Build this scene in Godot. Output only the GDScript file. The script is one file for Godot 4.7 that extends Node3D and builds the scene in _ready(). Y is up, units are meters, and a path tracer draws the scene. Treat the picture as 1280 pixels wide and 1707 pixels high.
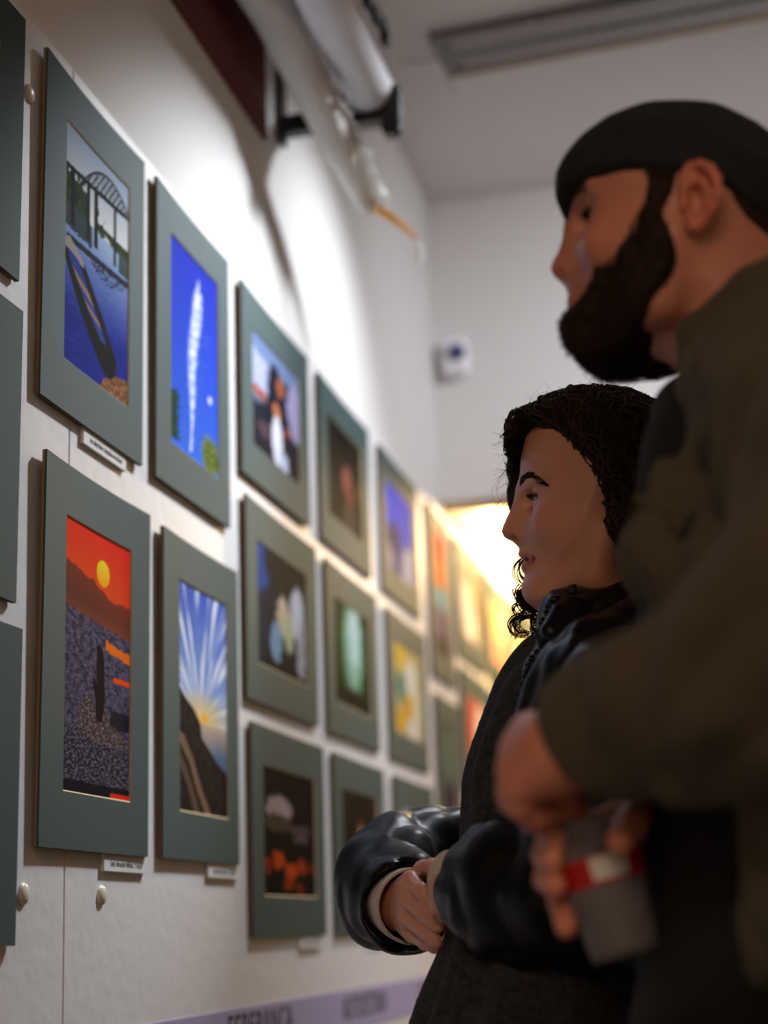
extends Node3D
# A photo exhibition on the long left wall of a room: two visitors in front of it, a warm-lit second room beyond a lintel.
# x: out of the picture wall, y: up, -z: along the wall away from the camera. Metres.

var M := {}
var rng := RandomNumberGenerator.new()
var grain := FastNoiseLite.new()
var wave := FastNoiseLite.new()
var names := {}


func _ready() -> void:
	rng.seed = 7
	grain.seed = 3
	grain.frequency = 1.0
	grain.fractal_octaves = 3
	wave.seed = 11
	wave.frequency = 1.0
	wave.fractal_type = FastNoiseLite.FRACTAL_NONE
	# --- camera, surroundings, lights, exposure
	var cam := Camera3D.new()
	cam.name = "camera"
	var lens := CameraAttributesPhysical.new()
	lens.frustum_focal_length = 39.37
	lens.frustum_focus_distance = 1.71
	lens.frustum_near = 0.05
	lens.frustum_far = 60.0
	lens.exposure_aperture = 1.65
	cam.attributes = lens
	cam.fov = 33.9
	add_child(cam)
	cam.transform = Transform3D(Basis(Vector3(0.97471, -0.03443, -0.22079), Vector3(0.08600, 0.96976, 0.22841), Vector3(0.20625, -0.24163, 0.94820)), Vector3(0.704, 1.130, 0))
	cam.current = true
	var env := Environment.new()
	env.background_mode = Environment.BG_COLOR
	env.background_color = Color(0.02, 0.02, 0.025)
	env.tonemap_mode = Environment.TONE_MAPPER_LINEAR
	env.tonemap_exposure = 1.06
	env.sdfgi_enabled = true
	env.ssao_enabled = true
	env.ssil_enabled = true
	var we := WorldEnvironment.new()
	we.name = "surroundings"
	we.environment = env
	add_child(we)
	spot_lamp(Vector3(0.72, 2.86, -2.88), Vector3(0.0, 1.80, -2.02), 19.6, 1.0, Color(0.945, 0.97, 1.0), 4.8, 0.06, "white ceiling spot aimed at the two near columns of pictures")
	spot_lamp(Vector3(0.62, 2.86, -2.86), Vector3(0.0, 1.60, -2.68), 42.0, 1.0, Color(0.945, 0.97, 1.0), 1.75, 0.06, "white ceiling spot above the middle of the picture wall")
	spot_lamp(Vector3(1.55, 2.86, -2.85), Vector3(0.35, 1.65, -3.92), 50.0, 1.0, Color(0.96, 0.965, 1.0), 2.3, 0.06, "added white ceiling spot that brightens the lintel")  # added to brighten the lintel wall; no such lamp is known here
	pendant(Vector3(0.30, 2.25, -4.80), Color(1.0, 0.82, 0.56), 2.0)
	added_fill_panel(Vector3(0.80, 2.92, 2.10), Vector2(1.2, 0.3), Color(1.0, 0.86, 0.74), 4.7)
	materials()
	room()
	pictures()
	rolls()
	ceiling_things()
	woman()
	man()
	cup()


# ---------------------------------------------------------------- names and metas

func tag(o: Node3D, label := "", category := "", group := "", kind := "") -> Node3D:
	if label: o.set_meta("label", label)
	if category: o.set_meta("category", category)
	if group: o.set_meta("group", group)
	if kind: o.set_meta("kind", kind)
	return o


func put(o: Node3D, called: String, parent: Node = null) -> Node3D:
	var p: Node = parent if parent else self
	if p == self:
		if names.has(called):
			names[called] += 1
			called = "%s_%03d" % [called, names[called]]
		else:
			names[called] = 0
	o.name = called
	p.add_child(o, true)
	return o


func base(called: String, at := Vector3.ZERO, turn := 0.0, parent: Node = null) -> Node3D:
	var o := Node3D.new()
	put(o, called, parent)
	o.position = at
	o.rotation.y = turn
	return o


func shape(called: String, bag: Bag, m: Material, parent: Node = null) -> MeshInstance3D:
	var o := MeshInstance3D.new()
	o.mesh = bag.mesh()
	o.material_override = m
	put(o, called, parent)
	return o


# ---------------------------------------------------------------- triangles

class Bag:
	var v := PackedVector3Array()
	var n := PackedVector3Array()
	var c := PackedColorArray()
	var t := PackedVector2Array()
	var i := PackedInt32Array()
	var ink := Color.WHITE
	var colored := false

	func dot(p: Vector3, q: Vector3, uv := Vector2.ZERO) -> int:
		v.append(p)
		n.append(q)
		c.append(ink)
		t.append(uv)
		return v.size() - 1

	func tri(a: int, b: int, d: int) -> void:      # turned so that it runs clockwise seen from the side its normals point to
		if (v[b] - v[a]).cross(v[d] - v[a]).dot(n[a] + n[b] + n[d]) > 0.0:
			i.append_array([a, d, b])
		else:
			i.append_array([a, b, d])

	func quad(a: Vector3, b: Vector3, d: Vector3, e: Vector3, out: Vector3, uv := Rect2(0, 0, 1, 1)) -> void:
		var q := (b - a).cross(d - a)
		if q.length_squared() < 1e-16: q = (d - a).cross(e - a)
		q = q.normalized()
		if q.dot(out) < 0.0: q = -q
		var k := dot(a, q, uv.position)
		dot(b, q, uv.position + Vector2(uv.size.x, 0))
		dot(d, q, uv.end)
		dot(e, q, uv.position + Vector2(0, uv.size.y))
		tri(k, k + 1, k + 2)
		tri(k, k + 2, k + 3)

	func box(m: Vector3, s: Vector3, e := 0.0, turn := Basis()) -> void:    # a box with chamfered edges
		var h := s * 0.5
		e = minf(e, minf(h.x, minf(h.y, h.z)) * 0.95)
		for ax in 3:
			var u := (ax + 1) % 3
			var w := (ax + 2) % 3
			for sg in [-1.0, 1.0]:
				var q: Array[Vector3] = []
				for k: Array in [[-1, -1], [1, -1], [1, 1], [-1, 1]]:
					var p := Vector3.ZERO
					p[ax] = h[ax] * sg
					p[u] = (h[u] - e) * k[0]
					p[w] = (h[w] - e) * k[1]
					q.append(m + turn * p)
				var o := Vector3.ZERO
				o[ax] = sg
				quad(q[0], q[1], q[2], q[3], turn * o)
				if e > 0.0:
					for s2 in [-1.0, 1.0]:        # the edge between the faces across ax and u
						var r: Array[Vector3] = []
						for k: Array in [[0, -1], [0, 1], [1, 1], [1, -1]]:
							var p := Vector3.ZERO
							p[ax] = (h[ax] - (e if k[0] else 0.0)) * sg
							p[u] = (h[u] - (0.0 if k[0] else e)) * s2
							p[w] = (h[w] - e) * k[1]
							r.append(m + turn * p)
						var oo := Vector3.ZERO
						oo[ax] = sg
						oo[u] = s2
						quad(r[0], r[1], r[2], r[3], turn * oo)
		if e > 0.0:
			for a in [-1.0, 1.0]:
				for b in [-1.0, 1.0]:
					for d in [-1.0, 1.0]:
						var o := Vector3(a, b, d)
						var q := (turn * o).normalized()
						var k := dot(m + turn * (Vector3(h.x, h.y - e, h.z - e) * o), q)
						dot(m + turn * (Vector3(h.x - e, h.y, h.z - e) * o), q)
						dot(m + turn * (Vector3(h.x - e, h.y - e, h.z) * o), q)
						tri(k, k + 1, k + 2)

	func tube(p: PackedVector3Array, r: PackedFloat32Array, sides: int, caps := true, flat := 1.0) -> void:
		var first := v.size()
		var side := Vector3.ZERO
		var many := p.size()
		for k in many:
			var go := (p[mini(k + 1, many - 1)] - p[maxi(k - 1, 0)]).normalized()
			if side == Vector3.ZERO:
				side = go.cross(Vector3.UP if absf(go.y) < 0.9 else Vector3.RIGHT).normalized()
			side = (side - go * side.dot(go)).normalized()
			var up := side.cross(go)
			for s in sides:
				var g := TAU * s / sides
				var q := side * cos(g) + up * sin(g)
				var rr := r[mini(k, r.size() - 1)]
				dot(p[k] + (side * cos(g) + up * sin(g) * flat) * rr, q, Vector2(float(s) / sides, float(k) / maxi(many - 1, 1)))
		for k in many - 1:
			for s in sides:
				var a := first + k * sides + s
				var b := first + k * sides + (s + 1) % sides
				tri(a, b, b + sides)
				tri(a, b + sides, a + sides)
		if caps:
			for e: int in [0, many - 1]:
				var o := (p[e] - p[1 if e == 0 else many - 2]).normalized()
				var m := dot(p[e], o)
				for s in sides:
					dot(v[first + e * sides + s], o)
				for s in sides:
					tri(m, m + 1 + s, m + 1 + (s + 1) % sides)

	func lathe(prof: Array, segs: int, at: Transform3D) -> void:     # [radius, height] pairs about the y axis of «at»
		var first := v.size()
		for k in prof.size():
			var a: Array = prof[maxi(k - 1, 0)]
			var b: Array = prof[mini(k + 1, prof.size() - 1)]
			var slope := Vector2(b[1] - a[1], a[0] - b[0]).normalized()
			for s in segs + 1:
				var g := TAU * s / segs
				dot(at * Vector3(cos(g) * prof[k][0], prof[k][1], sin(g) * prof[k][0]), (at.basis * Vector3(cos(g) * slope.x, slope.y, sin(g) * slope.x)).normalized(), Vector2(float(s) / segs, float(k) / (prof.size() - 1)))
		for k in prof.size() - 1:
			for s in segs:
				var a := first + k * (segs + 1) + s
				tri(a, a + 1, a + segs + 2)
				tri(a, a + segs + 2, a + segs + 1)

	func slab(outline: PackedVector2Array, depth: float, at: Transform3D) -> void:    # a flat outline in x and y, given a thickness along z
		var parts := Geometry2D.triangulate_polygon(outline)
		for sg in [-1.0, 1.0]:
			var o := at.basis * Vector3(0, 0, sg)
			var first := v.size()
			for p in outline:
				dot(at * Vector3(p.x, p.y, depth * 0.5 * sg), o, p)
			for k in range(0, parts.size(), 3):
				tri(first + parts[k], first + parts[k + 1], first + parts[k + 2])
		var turn := -1.0 if Geometry2D.is_polygon_clockwise(outline) else 1.0
		for k in outline.size():
			var p := outline[k]
			var q := outline[(k + 1) % outline.size()]
			var o := at.basis * (Vector3(q.y - p.y, p.x - q.x, 0) * turn)
			quad(at * Vector3(p.x, p.y, -depth / 2), at * Vector3(q.x, q.y, -depth / 2), at * Vector3(q.x, q.y, depth / 2), at * Vector3(p.x, p.y, depth / 2), o)

	func mesh() -> ArrayMesh:
		var a := []
		a.resize(Mesh.ARRAY_MAX)
		a[Mesh.ARRAY_VERTEX] = v
		a[Mesh.ARRAY_NORMAL] = n
		a[Mesh.ARRAY_TEX_UV] = t
		if colored: a[Mesh.ARRAY_COLOR] = c
		a[Mesh.ARRAY_INDEX] = i
		var m := ArrayMesh.new()
		m.add_surface_from_arrays(Mesh.PRIMITIVE_TRIANGLES, a)
		return m


# ---------------------------------------------------------------- distance fields and their surface nets

class Prim:
	var k := 0.01
	var cut := false
	func d(_p: Vector3) -> float:
		return 1e9


class Cap extends Prim:
	var a: Vector3
	var ab: Vector3
	var l2: float
	var ra: float
	var rb: float
	func _init(p: Vector3, q: Vector3, r: float, s: float, blend := 0.01) -> void:
		a = p
		ab = q - p
		l2 = maxf(ab.length_squared(), 1e-9)
		ra = r
		rb = s
		k = blend
	func d(p: Vector3) -> float:
		var o := p - a
		var t := clampf(o.dot(ab) / l2, 0.0, 1.0)
		return (o - ab * t).length() - ra - (rb - ra) * t


class Ell extends Prim:
	var m: Vector3
	var r: Vector3
	var inv: Basis
	var turned := false
	func _init(p: Vector3, s: Vector3, blend := 0.01, turn := Basis()) -> void:
		m = p
		r = s
		k = blend
		turned = turn != Basis()
		inv = turn.inverse()
	func d(p: Vector3) -> float:
		var q := p - m
		if turned: q = inv * q
		var a := (q / r).length()
		var b := (q / (r * r)).length()
		return a * (a - 1.0) / maxf(b, 1e-6)


class Lid extends Prim:          # part of a sphere on one side of a plane
	var m: Vector3
	var r: float
	var n: Vector3
	func _init(p: Vector3, radius: float, up: Vector3, blend := 0.0045) -> void:
		m = p
		r = radius
		n = up.normalized()
		k = blend
	func d(p: Vector3) -> float:
		return maxf((p - m).length() - r, -(p - m).dot(n))


class Loft extends Prim:         # a side outline (x, y) given an elliptical thickness across z; rows: y, half width, rounding depth, and how blunt the section is (2: an ellipse)
	var lo: Vector2
	var step: float
	var nx: int
	var ny: int
	var f := PackedFloat32Array()
	var wr := PackedFloat32Array()
	var rr := PackedFloat32Array()
	var qr := PackedFloat32Array()
	var plain := true
	func _init(mm: Array, rows: Array, blend := 0.01, cell := 0.004, reach := 0.03) -> void:
		k = blend
		step = cell
		var p := PackedVector2Array()
		for j in range(0, mm.size(), 2):
			p.append(Vector2(mm[j], mm[j + 1]) * 0.001)
		lo = p[0]
		var hi := p[0]
		for q in p:
			lo = lo.min(q)
			hi = hi.max(q)
		lo -= Vector2(reach, reach)
		hi += Vector2(reach, reach)
		nx = int((hi.x - lo.x) / step) + 2
		ny = int((hi.y - lo.y) / step) + 2
		f.resize(nx * ny)
		var e := p.size()
		var pd := PackedVector2Array()
		var pl := PackedFloat32Array()
		for j in e:
			var s := p[(j + 1) % e] - p[j]
			pd.append(s)
			pl.append(maxf(s.length_squared(), 1e-12))
		for y in ny:
			for x in nx:
				var q := lo + Vector2(x, y) * step
				var best := 1e9
				var inside := false
				for j in e:
					var o := q - p[j]
					var s := pd[j]
					var g := o - s * clampf(o.dot(s) / pl[j], 0.0, 1.0)
					best = minf(best, g.length_squared())
					var y0 := p[j].y
					var y1 := y0 + s.y
					if (y0 > q.y) != (y1 > q.y) and q.x < p[j].x + s.x * (q.y - y0) / s.y: inside = not inside
				f[y * nx + x] = sqrt(best) * (1.0 if inside else -1.0)
			var yy := lo.y + y * step
			var i0 := 0
			while i0 < rows.size() - 2 and rows[i0 + 1][0] > yy: i0 += 1
			var a: Array = rows[i0]
			var b: Array = rows[mini(i0 + 1, rows.size() - 1)]
			var t := clampf((a[0] - yy) / maxf(a[0] - b[0], 1e-6), 0.0, 1.0)
			t = t * t * (3.0 - 2.0 * t)
			wr.append(lerpf(a[1], b[1], t))
			rr.append(lerpf(a[2], b[2], t))
			qr.append(lerpf(a[3], b[3], t) if a.size() > 3 else 2.0)
			if qr[y] != 2.0: plain = false
	func d(p: Vector3) -> float:
		var gx := (p.x - lo.x) / step
		var gy := (p.y - lo.y) / step
		var cx := clampf(gx, 0.0, nx - 1.001)
		var cy := clampf(gy, 0.0, ny - 1.001)
		var x := int(cx)
		var y := int(cy)
		var u := cx - x
		var w := cy - y
		var at := y * nx + x
		var s := lerpf(lerpf(f[at], f[at + 1], u), lerpf(f[at + nx], f[at + nx + 1], u), w)
		s -= (absf(gx - cx) + absf(gy - cy)) * step
		var wide := lerpf(wr[y], wr[y + 1], w)
		var r := lerpf(rr[y], rr[y + 1], w)
		var t := 1.0 - s / r
		if t < 0.0: t = 0.0
		var z := p.z / wide
		if plain: return (sqrt(z * z + t * t) - 1.0) * minf(wide, r)
		var e := lerpf(qr[y], qr[y + 1], w)
		return (pow(pow(absf(z) + 1e-6, e) + pow(t, e), 1.0 / e) - 1.0) * minf(wide, r) * 0.9


class Field:
	var all: Array[Prim] = []
	var bump: Callable
	var lift := 0.0
	var steep := 1.2

	func add(p: Prim) -> Prim:
		all.append(p)
		return p

	func sub(p: Prim) -> Prim:
		p.cut = true
		all.append(p)
		return p

	func chain(p: Array, r: Array, blend := 0.01) -> void:
		for j in p.size() - 1:
			add(Cap.new(p[j], p[j + 1], r[j], r[j + 1], blend))

	func of(p: Vector3, some: Array[Prim]) -> float:
		var a := 1e3
		for q in some:
			var b := q.d(p)
			if q.cut:
				b = -b
				var h := q.k - absf(a - b)
				a = maxf(a, b)
				if h > 0.0: a += h * h * 0.25 / q.k
			else:
				var h := q.k - absf(a - b)
				a = minf(a, b)
				if h > 0.0: a -= h * h * 0.25 / q.k
		if bump.is_valid() and absf(a) < lift * 3.0 + 0.02: a += bump.call(p)
		return a

	func at(p: Vector3) -> float:
		return of(p, all)

	func slope(p: Vector3) -> Vector3:
		var e := 0.0015
		var m := at(p)
		return Vector3(at(p + Vector3(e, 0, 0)) - m, at(p + Vector3(0, e, 0)) - m, at(p + Vector3(0, 0, e)) - m).normalized()

	func net(bag: Bag, lo: Vector3, hi: Vector3, cell: float, tint = null) -> void:
		const B := 6      # blocks far from the surface are left out, then their eighths
		const S := 3
		var nb := Vector3i(((hi - lo) / (cell * B)).ceil())
		var nx := nb.x * B + 1
		var ny := nb.y * B + 1
		var nz := nb.z * B + 1
		var sy := nx
		var sz := nx * ny
		var val := PackedFloat32Array()
		val.resize(nx * ny * nz)
		val.fill(1e6)
		var half := cell * B * 0.8661
		var busy := PackedInt32Array()
		for bz in nb.z:
			for by in nb.y:
				for bx in nb.x:
					var m := lo + (Vector3(bx, by, bz) + Vector3(0.5, 0.5, 0.5)) * (cell * B)
					var ds := PackedFloat32Array()
					var low := 1e9
					var near_cut := false
					var kk := 0.0
					for q in all:
						var e := q.d(m)
						ds.append(e)
						if q.cut:
							if e < half + q.k: near_cut = true
						else:
							low = minf(low, e)
							if e < half * 2.0: kk = maxf(kk, q.k)
					var room := half * 1.15 + lift + kk * 0.5
					if low > room: continue
					if low < -room and not near_cut: continue
					var some: Array[Prim] = []
					for j in all.size():
						var q := all[j]
						if q.cut:
							if ds[j] < half * 1.2 + q.k + lift: some.append(q)
						elif ds[j] < low + half * 2.3 + q.k: some.append(q)
					for part in 8:
						var px := bx * B + (part & 1) * S
						var py := by * B + (part >> 1 & 1) * S
						var pz := bz * B + (part >> 2) * S
						if absf(of(lo + (Vector3(px, py, pz) + Vector3(1.5, 1.5, 1.5)) * cell, some)) > half * 0.5 * steep + lift: continue
						busy.append_array([px, py, pz])
						for z in range(pz, pz + S + 1):
							for y in range(py, py + S + 1):
								var row := z * sz + y * sy
								for x in range(px, px + S + 1):
									if val[row + x] > 1e5: val[row + x] = of(lo + Vector3(x, y, z) * cell, some)
		var spot := PackedInt32Array()
		spot.resize(nx * ny * nz)
		spot.fill(-1)
		var first := bag.v.size()
		var cells := PackedInt32Array()
		for j in range(0, busy.size(), 3):
			for z in range(busy[j + 2], busy[j + 2] + S):
				for y in range(busy[j + 1], busy[j + 1] + S):
					for x in range(busy[j], busy[j] + S):
						var o := z * sz + y * sy + x
						var a := val[o]
						var neg := a < 0.0
						var b := val[o + 1]
						var c := val[o + sy]
						var d := val[o + sy + 1]
						var e := val[o + sz]
						var f := val[o + sz + 1]
						var g := val[o + sz + sy]
						var h := val[o + sz + sy + 1]
						if (b < 0.0) == neg and (c < 0.0) == neg and (d < 0.0) == neg and (e < 0.0) == neg and (f < 0.0) == neg and (g < 0.0) == neg and (h < 0.0) == neg: continue
						var s := Vector3.ZERO
						var m := 0
						if neg != (b < 0.0): s += Vector3(a / (a - b), 0, 0); m += 1
						if (c < 0.0) != (d < 0.0): s += Vector3(c / (c - d), 1, 0); m += 1
						if (e < 0.0) != (f < 0.0): s += Vector3(e / (e - f), 0, 1); m += 1
						if (g < 0.0) != (h < 0.0): s += Vector3(g / (g - h), 1, 1); m += 1
						if neg != (c < 0.0): s += Vector3(0, a / (a - c), 0); m += 1
						if (b < 0.0) != (d < 0.0): s += Vector3(1, b / (b - d), 0); m += 1
						if (e < 0.0) != (g < 0.0): s += Vector3(0, e / (e - g), 1); m += 1
						if (f < 0.0) != (h < 0.0): s += Vector3(1, f / (f - h), 1); m += 1
						if neg != (e < 0.0): s += Vector3(0, 0, a / (a - e)); m += 1
						if (b < 0.0) != (f < 0.0): s += Vector3(1, 0, b / (b - f)); m += 1
						if (c < 0.0) != (g < 0.0): s += Vector3(0, 1, c / (c - g)); m += 1
						if (d < 0.0) != (h < 0.0): s += Vector3(1, 1, d / (d - h)); m += 1
						spot[o] = bag.v.size()
						var p := lo + (Vector3(x, y, z) + s / m) * cell
						bag.v.append(p)
						bag.n.append(Vector3.ZERO)
						bag.c.append(tint.call(p) if tint != null else bag.ink)
						bag.t.append(Vector2.ZERO)
						cells.append(o)
		if tint != null: bag.colored = true
		var steps := [1, sy, sz]
		for o in cells:
			var neg := val[o] < 0.0
			for ax in 3:
				var go: int = steps[ax]
				if (val[o + go] < 0.0) == neg: continue
				var u: int = steps[(ax + 1) % 3]
				var w: int = steps[(ax + 2) % 3]
				if o - u - w < 0: continue
				var a := spot[o]
				var b := spot[o - u]
				var c := spot[o - u - w]
				var d := spot[o - w]
				if a < 0 or b < 0 or c < 0 or d < 0: continue
				if neg:
					bag.i.append_array([a, c, b, a, d, c])
				else:
					bag.i.append_array([a, b, c, a, c, d])
				var q := (bag.v[c] - bag.v[a]).cross(bag.v[d] - bag.v[b])
				if not neg: q = -q
				bag.n[a] += q
				bag.n[b] += q
				bag.n[c] += q
				bag.n[d] += q
		for j in range(first, bag.v.size()):
			bag.n[j] = bag.n[j].normalized()


# ---------------------------------------------------------------- materials

func speck(freq: float, seed_: int, octaves := 4, normal := false, strength := 4.0, size := 256, ramp: Gradient = null) -> NoiseTexture2D:
	var f := FastNoiseLite.new()
	f.seed = seed_
	f.frequency = freq
	f.fractal_octaves = octaves
	var t := NoiseTexture2D.new()
	t.width = size
	t.height = size
	t.seamless = true
	t.noise = f
	t.as_normal_map = normal
	t.bump_strength = strength
	if ramp: t.color_ramp = ramp
	return t


func two(a: Color, b: Color, from := 0.3, to := 0.7) -> Gradient:
	var g := Gradient.new()
	g.offsets = PackedFloat32Array([from, to])
	g.colors = PackedColorArray([a, b])
	return g


func paint(c: Color, rough := 0.7, called := "") -> StandardMaterial3D:
	var m := StandardMaterial3D.new()
	m.albedo_color = c
	m.roughness = rough
	m.resource_name = called
	return m


func weave() -> ImageTexture:        # a plain weave as relief
	var im := Image.create(64, 64, false, Image.FORMAT_L8)
	for y in 64:
		for x in 64:
			var a := sin(x * TAU / 8.0)
			var b := sin(y * TAU / 8.0)
			var over := (x / 8 + y / 8) % 2 == 0
			var h := (absf(a) if over else absf(b)) * 0.8 + rng.randf() * 0.2
			im.set_pixel(x, y, Color(h, h, h))
	return ImageTexture.create_from_image(im)


func relief(m: StandardMaterial3D, t: Texture2D, tiles: float, cm: float) -> void:
	m.uv1_triplanar = true
	m.uv1_scale = Vector3.ONE * tiles
	m.heightmap_enabled = true
	m.heightmap_texture = t
	m.heightmap_scale = cm


func materials() -> void:
	var w := paint(Color(0.89, 0.885, 0.885), 0.55)
	w.uv1_triplanar = true
	w.uv1_world_triplanar = true
	w.uv1_scale = Vector3.ONE * 2.0
	w.normal_enabled = true
	w.normal_texture = speck(0.06, 5, 4, true, 2.0)
	w.normal_scale = 0.12
	M.panel = w
	var pl: StandardMaterial3D = w.duplicate()
	pl.albedo_color = Color(0.88, 0.87, 0.86)
	pl.roughness = 0.85
	M.plaster = pl
	var fl := paint(Color(0.30, 0.28, 0.27), 0.6)
	fl.uv1_triplanar = true
	fl.uv1_world_triplanar = true
	fl.albedo_texture = speck(0.02, 9, 5, false, 4.0, 256, two(Color(0.8, 0.8, 0.8), Color(1, 1, 1)))
	M.floor = fl
	var mt := paint(Color(0.200, 0.288, 0.288), 0.72)
	mt.metallic_specular = 0.38
	mt.rim_enabled = true
	mt.rim = 0.06
	mt.rim_tint = 0.3
	relief(mt, speck(0.3, 21, 3), 14.0, 0.012)
	M.mat = mt
	M.card = paint(Color(0.50, 0.40, 0.29), 0.9)
	M.bevel = paint(Color(0.80, 0.72, 0.55), 0.8)
	M.paper = paint(Color(0.88, 0.88, 0.87), 0.7)
	M.ink = paint(Color(0.05, 0.05, 0.06), 0.7)
	M.lilac = paint(Color(0.66, 0.63, 0.78), 0.7)
	M.cap = paint(Color(0.88, 0.86, 0.80), 0.28)
	M.black = paint(Color(0.03, 0.03, 0.032), 0.42)
	M.tube = paint(Color(0.95, 0.95, 0.97), 0.9)
	M.tube.metallic_specular = 0.15
	var rp := paint(Color(0.97, 0.965, 0.955), 0.9)
	rp.backlight_enabled = true
	rp.backlight = Color(0.7, 0.69, 0.67)
	relief(rp, speck(0.03, 31, 4), 9.0, 0.35)
	M.rag = rp
	M.red = paint(Color(0.70, 0.06, 0.04), 0.7)
	M.tape = paint(Color(0.92, 0.62, 0.10), 0.6)
	var al := paint(Color(0.52, 0.50, 0.49), 0.42)
	al.metallic = 0.6
	M.steel = al
	M.wire = paint(Color(0.12, 0.11, 0.11), 0.5)
	M.lens = paint(Color(0.25, 0.30, 0.45), 0.12)
	M.brass = paint(Color(0.70, 0.55, 0.30), 0.35)
	# skin, hair, cloth
	for who: Array in [["skin_woman", 0.42], ["skin_man", 0.45]]:
		var s := paint(Color.WHITE, who[1])
		s.vertex_color_use_as_albedo = true
		s.subsurf_scatter_enabled = true
		s.subsurf_scatter_strength = 0.12
		relief(s, speck(0.25, 41, 3), 16.0, 0.006)
		M[who[0]] = s
	M.hair = paint(Color(0.20, 0.145, 0.108), 0.5)
	M.hair.metallic_specular = 0.25
	M.beard = paint(Color(0.185, 0.128, 0.100), 0.75)
	M.beard.metallic_specular = 0.3
	var pf := paint(Color(0.050, 0.051, 0.058), 0.36)
	pf.metallic_specular = 0.28
	relief(pf, speck(0.012, 51, 3), 4.0, 0.10)
	M.puffer = pf
	var kn := paint(Color(0.84, 0.78, 0.72), 0.95)
	relief(kn, weave(), 60.0, 0.12)
	M.knit = kn
	var dr := paint(Color(0.9, 0.9, 0.9), 0.9)
	dr.uv1_triplanar = true
	dr.uv1_scale = Vector3.ONE * 5.0
	var g := Gradient.new()
	g.offsets = PackedFloat32Array([0.0, 0.42, 0.5, 0.56, 0.64, 1.0])
	g.colors = PackedColorArray([Color(0.085, 0.085, 0.09), Color(0.085, 0.08, 0.08), Color(0.30, 0.25, 0.20), Color(0.07, 0.07, 0.075), Color(0.20, 0.25, 0.28), Color(0.05, 0.05, 0.055)])
	dr.albedo_texture = speck(0.035, 61, 3, false, 1.0, 512, g)
	dr.heightmap_enabled = true
	dr.heightmap_texture = speck(0.2, 62, 3)
	dr.heightmap_scale = 0.1
	M.dress = dr
	var ol := paint(Color(0.295, 0.265, 0.195), 0.95)
	relief(ol, weave(), 80.0, 0.03)
	ol.rim_enabled = true
	ol.rim = 0.3
	ol.rim_tint = 0.6
	M.olive = ol
	var bn := paint(Color(0.105, 0.108, 0.106), 0.95)
	relief(bn, weave(), 80.0, 0.05)
	M.beanie = bn
	var sh := paint(Color(0.022, 0.022, 0.026), 0.9)
	relief(sh, weave(), 90.0, 0.03)
	M.shirt = sh
	M.trousers = paint(Color(0.085, 0.08, 0.10), 0.9)
	M.shoe = paint(Color(0.035, 0.032, 0.03), 0.5)
	M.eye = paint(Color.WHITE, 0.08)
	M.eye.vertex_color_use_as_albedo = true
	M.zip = paint(Color(0.035, 0.035, 0.04), 0.5)
	var gl := paint(Color(0.55, 0.53, 0.53, 0.34), 0.35)
	gl.transparency = BaseMaterial3D.TRANSPARENCY_ALPHA
	M.cup = gl
	M.cup_red = paint(Color(0.66, 0.03, 0.02), 0.45)
	M.cup_white = paint(Color(0.80, 0.80, 0.77), 0.5)
	M.drink = paint(Color(0.05, 0.02, 0.015), 0.15)


# ---------------------------------------------------------------- lamps

func spot_lamp(at: Vector3, to: Vector3, angle: float, soft: float, c: Color, energy: float, size: float, label: String) -> void:
	var go := (to - at).normalized()
	var t := Transform3D(Basis.looking_at(go, Vector3.RIGHT), at)
	var o := base("ceiling_spot", at)
	tag(o, label, "lamp", "ceiling spots")
	var dark := paint(Color(0.8, 0.8, 0.8), 0.4)
	var b := Bag.new()
	var y := Basis.looking_at(go, Vector3.RIGHT) * Basis(Vector3.RIGHT, -PI / 2)       # its y axis runs along the beam
	b.lathe([[0.0, -0.10], [0.040, -0.10], [0.046, -0.095], [0.052, 0.0], [0.048, 0.0], [0.044, -0.012], [0.0, -0.012]], 20, Transform3D(y, Vector3.ZERO))
	shape("housing", b, dark, o)
	var s := Bag.new()
	s.tube(PackedVector3Array([y * Vector3(0, -0.08, 0), Vector3(0, 2.93 - at.y, 0)]), PackedFloat32Array([0.008, 0.008]), 8)
	shape("stem", s, dark, o)
	var face := Bag.new()
	face.lathe([[0.043, -0.011], [0.03, -0.008], [0.0, -0.006]], 20, Transform3D(y, Vector3.ZERO))
	var glow := paint(Color(0.9, 0.9, 0.9))
	glow.emission_enabled = true
	glow.emission = c
	glow.emission_energy_multiplier = 2.0
	shape("lamp_face", face, glow, o)
	var l := SpotLight3D.new()
	l.name = "spot_light"
	l.light_color = c
	l.light_energy = energy
	l.light_size = size
	l.spot_angle = angle
	l.spot_angle_attenuation = soft
	l.spot_range = 14.0
	l.spot_attenuation = 2.0
	l.shadow_enabled = true
	o.add_child(l)
	l.transform = Transform3D(t.basis, go * 0.02)


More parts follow.
